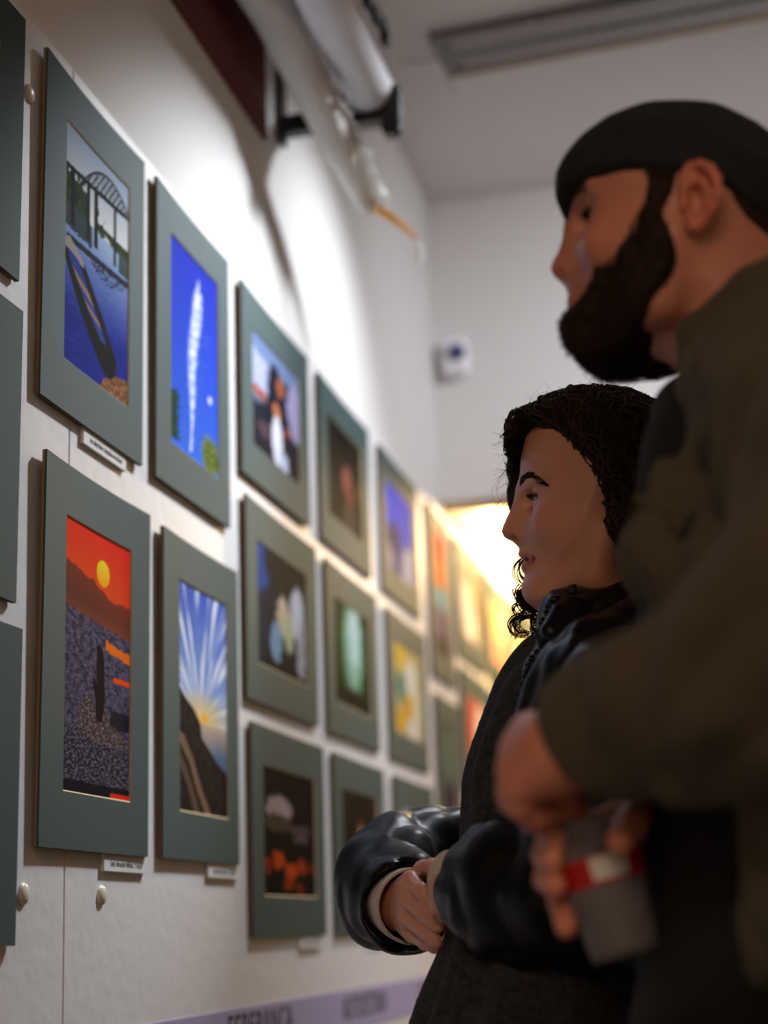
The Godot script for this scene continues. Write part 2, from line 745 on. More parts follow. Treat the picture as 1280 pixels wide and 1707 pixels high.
func pendant(at: Vector3, c: Color, energy: float) -> void:
	var o := base("pendant_lamp", at)
	tag(o, "warm globe lamp hanging close to the wall in the second room", "lamp")
	var b := Bag.new()
	b.lathe([[0.0, -0.055], [0.021, -0.051], [0.039, -0.039], [0.051, -0.021], [0.055, 0.0], [0.051, 0.021], [0.039, 0.039], [0.024, 0.050], [0.0, 0.052]], 28, Transform3D())
	var glow := paint(Color(0.95, 0.9, 0.8))
	glow.emission_enabled = true
	glow.emission = c
	glow.emission_energy_multiplier = 6.0
	shape("globe", b, glow, o)
	var d := Bag.new()
	d.lathe([[0.024, 0.046], [0.026, 0.075], [0.010, 0.085], [0.003, 0.09], [0.003, TOP - at.y]], 16, Transform3D())
	shape("cord_and_holder", d, paint(Color(0.2, 0.19, 0.18), 0.5), o)
	var l := OmniLight3D.new()
	l.name = "globe_light"
	l.light_color = c
	l.light_energy = energy
	l.light_size = 0.05
	l.omni_range = 14.0
	l.omni_attenuation = 2.0
	l.shadow_enabled = true
	o.add_child(l)


func added_fill_panel(at: Vector3, size: Vector2, c: Color, energy: float) -> void:  # an added fill light for the near sides of the people, given a body
	var o := base("added_fill_light", at)
	tag(o, "added warm fill panel behind the camera that brightens the people", "lamp")
	var b := Bag.new()
	b.box(Vector3(0, -0.005, 0), Vector3(size.x + 0.04, 0.03, size.y + 0.04), 0.004)
	shape("frame", b, paint(Color(0.8, 0.8, 0.8), 0.5), o)
	var f := Bag.new()
	f.quad(Vector3(-size.x / 2, -0.0215, -size.y / 2), Vector3(size.x / 2, -0.0215, -size.y / 2), Vector3(size.x / 2, -0.0215, size.y / 2), Vector3(-size.x / 2, -0.0215, size.y / 2), Vector3.DOWN)
	var glow := paint(Color(0.9, 0.9, 0.9))
	glow.emission_enabled = true
	glow.emission = c
	glow.emission_energy_multiplier = 0.8
	shape("diffuser", f, glow, o)
	var l := AreaLight3D.new()
	l.name = "area_light"
	l.area_size = size
	l.light_color = c
	l.light_energy = energy
	l.area_range = 14.0
	l.area_attenuation = 2.0
	l.shadow_enabled = true
	o.add_child(l)
	l.transform = Transform3D(Basis(Vector3.RIGHT, -PI / 2), Vector3(0, -0.03, 0))


# ---------------------------------------------------------------- the room

const TOP := 2.93
const LINTEL_Z := -3.92

func wall_box(called: String, m: Vector3, s: Vector3, mat: Material) -> void:
	var b := Bag.new()
	b.box(m, s)
	tag(shape(called, b, mat), "", "", "", "structure")


func room() -> void:
	wall_box("floor", Vector3(2.0, -0.05, -2.6), Vector3(4.6, 0.1, 12.0), M.floor)
	wall_box("ceiling", Vector3(2.0, TOP + 0.06, -2.6), Vector3(4.6, 0.12, 12.0), M.plaster)
	wall_box("wall_right", Vector3(4.2, TOP / 2, -2.6), Vector3(0.12, TOP, 12.0), M.plaster)
	wall_box("wall_front", Vector3(2.0, TOP / 2, 3.34), Vector3(4.4, TOP, 0.12), M.plaster)
	wall_box("wall_end", Vector3(2.0, TOP / 2, -8.54), Vector3(4.4, TOP, 0.12), M.plaster)
	# the lintel over the opening into the second room, and the stretch of wall right of the opening
	var b := Bag.new()
	b.box(Vector3(1.55, (2.142 + TOP) / 2, LINTEL_Z - 0.06), Vector3(3.11, TOP - 2.142, 0.12))
	b.box(Vector3(3.62, TOP / 2, LINTEL_Z - 0.06), Vector3(1.04, TOP, 0.12))
	tag(shape("wall_back", b, M.plaster), "", "", "", "structure")
	# the picture wall: masonry behind, a row of white boards in front of it up to a little above the pictures
	var wl := base("wall_left")
	tag(wl, "", "", "", "structure")
	var core := Bag.new()
	core.box(Vector3(-0.066, TOP / 2, -2.6), Vector3(0.12, TOP, 12.0))
	shape("masonry", core, M.plaster, wl)
	var z := 2.482
	while z > -8.3:
		var p := Bag.new()
		p.box(Vector3(-0.004, 1.0515, z - 0.686), Vector3(0.012, 2.101, 1.3705), 0.0012)
		shape("panel", p, M.panel, wl)
		z -= 1.3725
	# white plastic caps over the screws of the boards
	for c: Array in [[2.010, -1.517, "white domed screw cap at the left of the topmost near picture"], [1.176, -1.536, "white domed screw cap low on the wall left of the board seam"], [1.177, -1.733, "white domed screw cap low on the wall right of the board seam"]]:
		var k := Bag.new()
		k.lathe([[0.0105, 0.0], [0.0107, 0.001], [0.0095, 0.0029], [0.0068, 0.0042], [0.0035, 0.0049], [0.0, 0.0051]], 20, Transform3D(Basis(Vector3.BACK, -PI / 2), Vector3.ZERO))
		var o := shape("screw_cap", k, M.cap)
		o.position = Vector3(0.002, c[0], c[1])
		tag(o, c[2], "screw cap", "screw caps on the wall boards")
	slogan()


func words(called: String, text: String, size: float, wide: float, m: Material, at: Vector3, parent: Node, bold := true) -> void:
	var f := SystemFont.new()
	f.font_names = PackedStringArray(["Droid Sans"])
	f.font_weight = 700 if bold else 400
	var t := TextMesh.new()
	t.font = f
	t.text = text
	t.font_size = 64
	t.pixel_size = 0.001
	t.depth = 0.004
	t.curve_step = 2.0
	t.horizontal_alignment = HORIZONTAL_ALIGNMENT_LEFT
	t.vertical_alignment = VERTICAL_ALIGNMENT_CENTER
	var o := MeshInstance3D.new()
	o.mesh = t
	o.material_override = m
	put(o, called, parent)
	var box := t.get_aabb()
	var k := size / maxf(box.size.y, 0.001)
	var kx := wide / maxf(box.size.x, 0.001)
	o.transform = Transform3D(Basis(Vector3(0, 0, -kx), Vector3(0, k, 0), Vector3(0.05, 0, 0)), at - Basis(Vector3(0, 0, -kx), Vector3(0, k, 0), Vector3(0.05, 0, 0)) * Vector3(box.position.x, box.get_center().y, 0))


func slogan() -> void:
	var o := base("lettered_strip", Vector3(0.002, 1.004, -2.0))
	tag(o, "long pale lilac strip lettered in dark capitals low on the wall under the pictures", "banner")
	var b := Bag.new()
	b.box(Vector3(0.0006, 0, -0.6), Vector3(0.0012, 0.066, 4.2), 0.0003)
	shape("strip", b, M.lilac, o)
	words("lettering", "ESPERANÇA", 0.046, 0.305, M.ink, Vector3(0.0012, 0.003, -0.165), o)
	words("lettering", "AUTOESTIMA", 0.038, 0.325, M.ink, Vector3(0.0012, 0.003, -0.770), o)
	words("lettering", "LIBERDADE", 0.038, 0.30, M.ink, Vector3(0.0012, 0.003, -1.395), o)


# ---------------------------------------------------------------- pictures

func blobs(back: Color, low: Color, list: Array, rough := 0.06) -> Callable:
	return func(u: float, v: float) -> Color:
		var c := back.lerp(low, v)
		var j := grain.get_noise_2d(u * 9.0, v * 9.0)
		for e: Array in list:
			var du: float = (u - e[0] + j * 0.05) / e[2]
			var dv: float = (v - e[1] + j * 0.03) / e[3]
			var s := 1.0 - du * du - dv * dv
			if s > 0.0: c = c.lerp(e[4], minf(s * 2.5, 1.0))
		var g := grain.get_noise_2d(u * 40.0, v * 40.0) * rough
		return Color(c.r + g, c.g + g, c.b + g)


func in_poly(p: PackedVector2Array, u: float, v: float) -> bool:
	return Geometry2D.is_point_in_polygon(Vector2(u, v), p)


func pv(a: Array) -> PackedVector2Array:
	var p := PackedVector2Array()
	for k in range(0, a.size(), 2): p.append(Vector2(a[k], a[k + 1]))
	return p


func boat_picture() -> Callable:
	var hull := pv([0.0, 0.50, 0.08, 0.475, 0.30, 0.535, 0.42, 0.60, 0.60, 0.70, 0.74, 0.79, 0.82, 0.84, 0.80, 0.90, 0.77, 0.935, 0.62, 0.93, 0.46, 0.86, 0.22, 0.73, 0.04, 0.60, 0.0, 0.57])
	var well := pv([0.06, 0.53, 0.22, 0.545, 0.36, 0.63, 0.52, 0.72, 0.66, 0.80, 0.58, 0.805, 0.40, 0.73, 0.20, 0.63, 0.08, 0.565])
	var rocks := pv([0.55, 1.0, 0.62, 0.945, 0.74, 0.93, 0.80, 0.90, 1.0, 0.885, 1.0, 1.0])
	return func(u: float, v: float) -> Color:
		var n := grain.get_noise_2d(u * 14.0, v * 20.0)
		var deck := 0.175 - 0.04 * u
		var c: Color
		if v < 0.34: c = Color(0.64, 0.73, 0.83).lerp(Color(0.90, 0.92, 0.93), v / 0.27)
		else: c = Color(0.66, 0.76, 0.90).lerp(Color(0.06, 0.13, 0.56), clampf((v - 0.36) / 0.42, 0.0, 1.0))
		if v > 0.34: c = c.lightened(clampf(grain.get_noise_2d(u * 5.0, v * 60.0) * 0.14, 0.0, 0.2))
		var bank := 0.20 + 0.06 * n + maxf(0.0, u - 0.30) * 0.34
		var shore := 0.34 + 0.03 * n
		if (u < 0.38 or u > 0.50) and v > minf(bank, 0.30) and v < shore: c = Color(0.10, 0.17, 0.07).lerp(Color(0.22, 0.32, 0.12), clampf(n + 0.4, 0.0, 1.0))
		if u < 0.42 and v >= shore and v < 0.44 + 0.02 * n: c = c.lerp(Color(0.08, 0.13, 0.10), 0.75)
		if u > 0.84 and v >= shore and v < 0.43: c = c.lerp(Color(0.09, 0.15, 0.09), 0.7)
		# the bridge, its arch of lattice, its piers and what the water gives back of them
		var arch := deck - 0.10 * maxf(0.0, 1.0 - pow((u - 0.66) / 0.36, 2.0))
		if v > deck and v < deck + 0.022: c = Color(0.07, 0.07, 0.09)
		if v > arch and v < deck and u > 0.3 and (v < arch + 0.012 or fposmod(u * 16.0 + v * 22.0, 1.0) < 0.28 or fposmod(u * 16.0 - v * 22.0, 1.0) < 0.28): c = Color(0.10, 0.11, 0.14)
		for q: Array in [[0.12, 0.03], [0.36, 0.026], [0.48, 0.03], [0.78, 0.022]]:
			if absf(u - q[0]) < q[1] and v > deck and v < 0.42: c = Color(0.06, 0.06, 0.08)
		var mir := 0.47 - 0.03 * (u - 0.5)
		if absf(v - mir) < 0.014 and u > 0.04: c = c.lerp(Color(0.05, 0.06, 0.10), 0.85)
		if v > mir and v < mir + 0.075 * maxf(0.0, 1.0 - pow((u - 0.68) / 0.34, 2.0)) and fposmod(u * 14.0 + v * 30.0 + n, 1.0) < 0.4: c = c.lerp(Color(0.06, 0.08, 0.14), 0.8)
		if in_poly(hull, u, v):
			c = Color(0.045, 0.035, 0.05).lerp(Color(0.16, 0.11, 0.09), clampf(n * 0.8, 0.0, 1.0))
			if in_poly(well, u, v):
				c = Color(0.12, 0.20, 0.52).lerp(Color(0.20, 0.30, 0.62), v)
				if absf(v - 0.64 - 0.22 * (u - 0.3)) < 0.014 or absf(v - 0.73 - 0.2 * (u - 0.5)) < 0.01: c = Color(0.62, 0.50, 0.46)
			elif v < 0.53 + u * 0.1 and u < 0.30: c = Color(0.66, 0.62, 0.60)
		if in_poly(rocks, u, v): c = Color(0.40, 0.24, 0.13).lerp(Color(0.74, 0.52, 0.36), clampf(grain.get_noise_2d(u * 26.0, v * 36.0) + 0.4, 0.0, 1.0))
		return c


func sunset_picture() -> Callable:
	var figure := pv([0.49, 0.44, 0.53, 0.425, 0.58, 0.45, 0.60, 0.50, 0.60, 0.54, 0.61, 0.60, 0.60, 0.66, 0.57, 0.72, 0.48, 0.72, 0.47, 0.64, 0.43, 0.58, 0.44, 0.555, 0.49, 0.585, 0.48, 0.53])
	var spray := pv([0.15, 0.76, 0.24, 0.68, 0.36, 0.61, 0.44, 0.66, 0.62, 0.66, 0.70, 0.72, 0.86, 0.745, 1.0, 0.79, 0.90, 0.805, 0.55, 0.80, 0.30, 0.785])
	return func(u: float, v: float) -> Color:
		var n := grain.get_noise_2d(u * 10.0, v * 30.0)
		var f := grain.get_noise_2d(u * 15.0 + 7.0, v * 74.0) + 0.35 * grain.get_noise_2d(u * 44.0, v * 150.0)
		var c := Color(0.93, 0.16, 0.05).lerp(Color(0.92, 0.30, 0.09), clampf(v / 0.2, 0.0, 1.0))
		c = c.lerp(Color(0.80, 0.12, 0.06), clampf((u - 0.6) * 0.9, 0.0, 0.5))
		var hill := 0.155 + 0.10 * u + 0.018 * grain.get_noise_2d(u * 5.0, 1.0) - 0.02 * u * sin(u * 7.0)
		var s := Vector2((u - 0.575) / 0.098, (v - 0.150) / 0.052).length()
		if s < 1.0: c = Color(1.0, 0.86, 0.16).lerp(Color(1.0, 0.66, 0.05), clampf((v - 0.12) / 0.08, 0.0, 1.0))
		if v > hill: c = Color(0.50, 0.20, 0.13).lerp(Color(0.36, 0.19, 0.15), clampf((v - hill) / 0.16, 0.0, 1.0))
		var shore := 0.325 + 0.05 * u
		if v > shore - 0.06: c = c.lerp(Color(0.62, 0.30, 0.20), clampf((v - shore + 0.06) / 0.08, 0.0, 1.0) * 0.7)
		if v > shore:
			c = Color(0.36, 0.32, 0.42).lerp(Color(0.14, 0.14, 0.24), clampf(0.5 + n * 1.1, 0.0, 1.0))
			c = c.lerp(Color(0.56, 0.47, 0.52), clampf(f * 0.9 + 0.08, 0.0, 0.8))
			if u > 0.62 and absf(v - 0.435 - 0.06 * (u - 0.8) - n * 0.01) < 0.02: c = Color(0.95, 0.45, 0.10)
			if u > 0.74 and absf(v - 0.545) < 0.009: c = Color(0.98, 0.30, 0.06)
			if u > 0.7 and absf(v - 0.70) < 0.035: c = c.lerp(Color(0.06, 0.06, 0.10), 0.8)
			if v > 0.78: c = Color(0.10, 0.09, 0.15).lerp(Color(0.56, 0.50, 0.56), clampf(f * 0.9 + 0.34, 0.0, 0.9))
			if v > 0.955: c = Color(0.06, 0.06, 0.11)
			if v > 0.975 and u > 0.7: c = Color(0.92, 0.20, 0.07)
		if in_poly(spray, u, v): c = Color(0.24, 0.20, 0.21).lerp(Color(0.58, 0.50, 0.48), clampf(f * 1.6 + 0.2, 0.0, 0.9))
		if in_poly(figure, u, v): c = Color(0.075, 0.035, 0.035)
		return c


func cloud_picture() -> Callable:
	return func(u: float, v: float) -> Color:
		var n := grain.get_noise_2d(u * 8.0, v * 20.0)
		var c := Color(0.10, 0.18, 0.74).lerp(Color(0.20, 0.42, 0.88), v)
		var mid := 0.60 - 0.22 * v + 0.03 * sin(v * 9.0) + 0.02 * n
		var wide := 0.115 * smoothstep(0.05, 0.22, v) * (1.0 - smoothstep(0.35, 0.98, v) * 0.82)
		var d := (u - mid) / maxf(wide, 0.004)
		if v > 0.08 and v < 0.97: c = c.lerp(Color(0.93, 0.95, 0.98), clampf((1.15 - absf(d)) * 1.6, 0.0, 1.0) * clampf(0.85 + n * 0.7, 0.0, 1.0))
		if d > 0.0 and d < 3.6 and v > 0.3: c = c.lerp(Color(0.85, 0.90, 0.98), clampf(grain.get_noise_2d(u * 7.0 + v * 4.0, v * 24.0) - 0.12, 0.0, 1.0) * (1.0 - d / 3.6))
		if Vector2((u - 0.83) / 0.04, (v - 0.64) / 0.02).length() < 1.0: c = c.lerp(Color.WHITE, 0.8)
		var leaf := grain.get_noise_2d(u * 18.0, v * 44.0)
		if u < 0.17 + leaf * 0.12 and v > 0.76 + leaf * 0.05 - u * 0.2 and v < 0.97: c = Color(0.06, 0.16, 0.14).lerp(Color(0.12, 0.32, 0.20), clampf(leaf + 0.4, 0.0, 1.0))
		if Vector2((u - 0.83) / 0.19, (v - 0.92) / 0.09).length() < 1.0 + leaf * 0.5: c = Color(0.16, 0.24, 0.06).lerp(Color(0.58, 0.62, 0.22), clampf(leaf + 0.45, 0.0, 1.0))
		return c


func rays_picture() -> Callable:
	var cliff := pv([0.0, 0.46, 0.10, 0.50, 0.30, 0.545, 0.44, 0.60, 0.47, 0.665, 0.60, 0.70, 0.78, 0.755, 1.0, 0.80, 1.0, 1.0, 0.0, 1.0])
	var rail := pv([0.0, 0.66, 0.10, 0.67, 0.28, 0.76, 0.46, 0.89, 0.66, 1.0, 0.54, 1.0, 0.36, 0.90, 0.20, 0.78, 0.0, 0.70])
	var rail2 := pv([0.0, 0.74, 0.14, 0.80, 0.34, 0.93, 0.42, 1.0, 0.30, 1.0, 0.16, 0.88, 0.0, 0.80])
	return func(u: float, v: float) -> Color:
		var c := Color(0.24, 0.34, 0.72).lerp(Color(0.56, 0.66, 0.84), clampf(v / 0.5, 0.0, 1.0))
		var o := Vector2(u - 0.45, (v - 0.60) * 2.2)
		var ang := atan2(o.x, -o.y)
		var st := wave.get_noise_2d(ang * 9.0, 3.0 + o.length() * 0.7) + 0.5 * grain.get_noise_2d(ang * 16.0, o.length() * 2.0)
		if v < 0.60: c = c.lerp(Color(0.94, 0.95, 0.97), clampf(st * 1.4 + 0.25 - absf(o.length() - 0.7) * 0.6, 0.0, 0.92))
		c = c.lerp(Color(0.95, 0.80, 0.48), clampf(1.0 - Vector2((u - 0.5) / 0.65, (v - 0.575) / 0.14).length(), 0.0, 1.0))
		if v > 0.60: c = Color(0.76, 0.66, 0.58).lerp(Color(0.34, 0.42, 0.54), clampf((v - 0.60) / 0.14, 0.0, 1.0)).lerp(Color(0.9, 0.75, 0.55), clampf(0.25 - absf(u - 0.55), 0.0, 0.3))
		if Vector2((u - 0.52) / 0.05, (v - 0.575) / 0.02).length() < 1.0: c = Color(1.0, 0.70, 0.10)
		if in_poly(cliff, u, v):
			c = Color(0.13, 0.10, 0.10).lerp(Color(0.20, 0.17, 0.16), clampf(grain.get_noise_2d(u * 9.0, v * 14.0) + 0.3, 0.0, 1.0))
			if in_poly(rail, u, v): c = Color(0.50, 0.38, 0.30)
			elif in_poly(rail2, u, v): c = Color(0.38, 0.29, 0.24)
		return c


func print_texture(f: Callable, w: int, h: int) -> ImageTexture:
	var im := Image.create(w, h, false, Image.FORMAT_RGB8)
	for y in h:
		for x in w:
			im.set_pixel(x, y, f.call((x + 0.5) / w, (y + 0.5) / h))
	return ImageTexture.create_from_image(im)


# z of the near edge, z of the far edge, top, bottom, then the window in the same order; bow: how far the board's edges stand off the wall
func picture(z0: float, z1: float, y1: float, y0: float, win: Array, bow: float, print_: Callable, label: String, big := false, caption := "", capat := 0.0, about := "") -> void:
	var at := Vector3(0.002, (y0 + y1) / 2, (z0 + z1) / 2)
	var w := z0 - z1
	var h := y1 - y0
	var o := base("mounted_photograph", at)
	tag(o, label, "photograph", "mounted photographs on the wall")
	var bend := func(s: float, t: float) -> float:       # s, t from -1 to 1 across the board
		return bow * 0.5 * (0.25 + 0.75 * s * s * (0.6 + 0.4 * t)) + 0.0008
	var spot := func(s: float, t: float, off: float) -> Vector3:
		return Vector3(bend.call(s, t) + off, t * h / 2, -s * w / 2)
	# window edges as s and t
	var ws0: float = (at.z - win[0]) / (w / 2)
	var ws1: float = (at.z - win[1]) / (w / 2)
	var wt1: float = (win[2] - at.y) / (h / 2)
	var wt0: float = (win[3] - at.y) / (h / 2)
	var cuts := func(a: float, b: float, many: int) -> Array:
		var l := []
		for k in many + 1: l.append(lerpf(a, b, float(k) / many))
		return l
	var sheet := func(bag: Bag, ss: Array, tt: Array, off: float, out: float, us: Vector4) -> void:
		for i in ss.size() - 1:
			for j in tt.size() - 1:
				var uv := Rect2((ss[i] - us.x) / (us.y - us.x), (us.w - tt[j + 1]) / (us.w - us.z), (ss[i + 1] - ss[i]) / (us.y - us.x), (tt[j + 1] - tt[j]) / (us.w - us.z))
				bag.quad(spot.call(ss[i], tt[j + 1], off), spot.call(ss[i + 1], tt[j + 1], off), spot.call(ss[i + 1], tt[j], off), spot.call(ss[i], tt[j], off), Vector3(out, 0, 0), uv)
	var rim := func(bag: Bag, a: float, b: float) -> void:
		var e: Array = cuts.call(-1.0, 1.0, 10)
		for i in 10:
			for g: Array in [[-1, 0], [1, 0], [0, -1], [0, 1]]:
				var p0 := Vector2(g[0], e[i]) if g[0] != 0 else Vector2(e[i], g[1])
				var p1 := Vector2(g[0], e[i + 1]) if g[0] != 0 else Vector2(e[i + 1], g[1])
				bag.quad(spot.call(p0.x, p0.y, a), spot.call(p1.x, p1.y, a), spot.call(p1.x, p1.y, b), spot.call(p0.x, p0.y, b), Vector3(0, g[1], -g[0]))
	var one := Vector4(-1, 1, -1, 1)
	var mat := Bag.new()
	sheet.call(mat, cuts.call(-1.0, ws0, 4), cuts.call(-1.0, 1.0, 10), 0.0052, 1.0, one)
	sheet.call(mat, cuts.call(ws1, 1.0, 4), cuts.call(-1.0, 1.0, 10), 0.0052, 1.0, one)
	sheet.call(mat, cuts.call(ws0, ws1, 6), cuts.call(-1.0, wt0, 4), 0.0052, 1.0, one)
	sheet.call(mat, cuts.call(ws0, ws1, 6), cuts.call(wt1, 1.0, 4), 0.0052, 1.0, one)
	rim.call(mat, 0.0034, 0.0052)
	var mo := shape("mat_board", mat, M.mat, o)
	var bev := Bag.new()
	var e := 0.0016
	var ds := e / (w / 2)
	var dt := e / (h / 2)
	var tt: Array = cuts.call(wt0, wt1, 8)
	for j in 8:
		bev.quad(spot.call(ws0, tt[j], 0.0052), spot.call(ws0, tt[j + 1], 0.0052), spot.call(ws0 + ds, tt[j + 1], 0.0036), spot.call(ws0 + ds, tt[j], 0.0036), Vector3(1, 0, -1))
		bev.quad(spot.call(ws1, tt[j], 0.0052), spot.call(ws1, tt[j + 1], 0.0052), spot.call(ws1 - ds, tt[j + 1], 0.0036), spot.call(ws1 - ds, tt[j], 0.0036), Vector3(1, 0, 1))
	var sl: Array = cuts.call(ws0, ws1, 6)
	for j in 6:
		bev.quad(spot.call(sl[j], wt0, 0.0052), spot.call(sl[j + 1], wt0, 0.0052), spot.call(sl[j + 1], wt0 + dt, 0.0036), spot.call(sl[j], wt0 + dt, 0.0036), Vector3(1, 1, 0))
		bev.quad(spot.call(sl[j], wt1, 0.0052), spot.call(sl[j + 1], wt1, 0.0052), spot.call(sl[j + 1], wt1 - dt, 0.0036), spot.call(sl[j], wt1 - dt, 0.0036), Vector3(1, -1, 0))
	shape("window_bevel", bev, M.bevel, mo)
	var back := Bag.new()
	sheet.call(back, cuts.call(-1.0, 1.0, 10), cuts.call(-1.0, 1.0, 10), 0.0, -1.0, one)
	rim.call(back, 0.0, 0.0030)
	sheet.call(back, cuts.call(-1.0, 1.0, 10), cuts.call(-1.0, 1.0, 10), 0.0030, 1.0, one)
	shape("backing_board", back, M.card, o)
	var pr := Bag.new()
	sheet.call(pr, cuts.call(ws0, ws1, 6), cuts.call(wt0, wt1, 8), 0.0037, 1.0, Vector4(ws0, ws1, wt0, wt1))
	var pm := paint(Color.WHITE, 0.75)
	pm.metallic_specular = 0.12
	var tall := absf(win[2] - win[3]) > absf(win[0] - win[1])
	pm.albedo_texture = print_texture(print_, (200 if tall else 280) if big else (72 if tall else 104), (290 if tall else 200) if big else (104 if tall else 72))
	pm.texture_repeat = false
	shape("print", pr, pm, o)
	if caption:
		var c := base("caption_label", Vector3(0.0055, y0 - 0.008, capat))
		tag(c, "small white paper caption under the photograph of the %s" % about, "label", "caption labels under the photographs")
		var card := Bag.new()
		card.box(Vector3(-0.0012, -0.001, -0.06), Vector3(0.0044, 0.019, 0.128), 0.0002)
		shape("card", card, M.paper, c)
		words("lettering", caption, 0.0082, 0.098, M.ink, Vector3(0.0011, -0.003, -0.014), c, false)


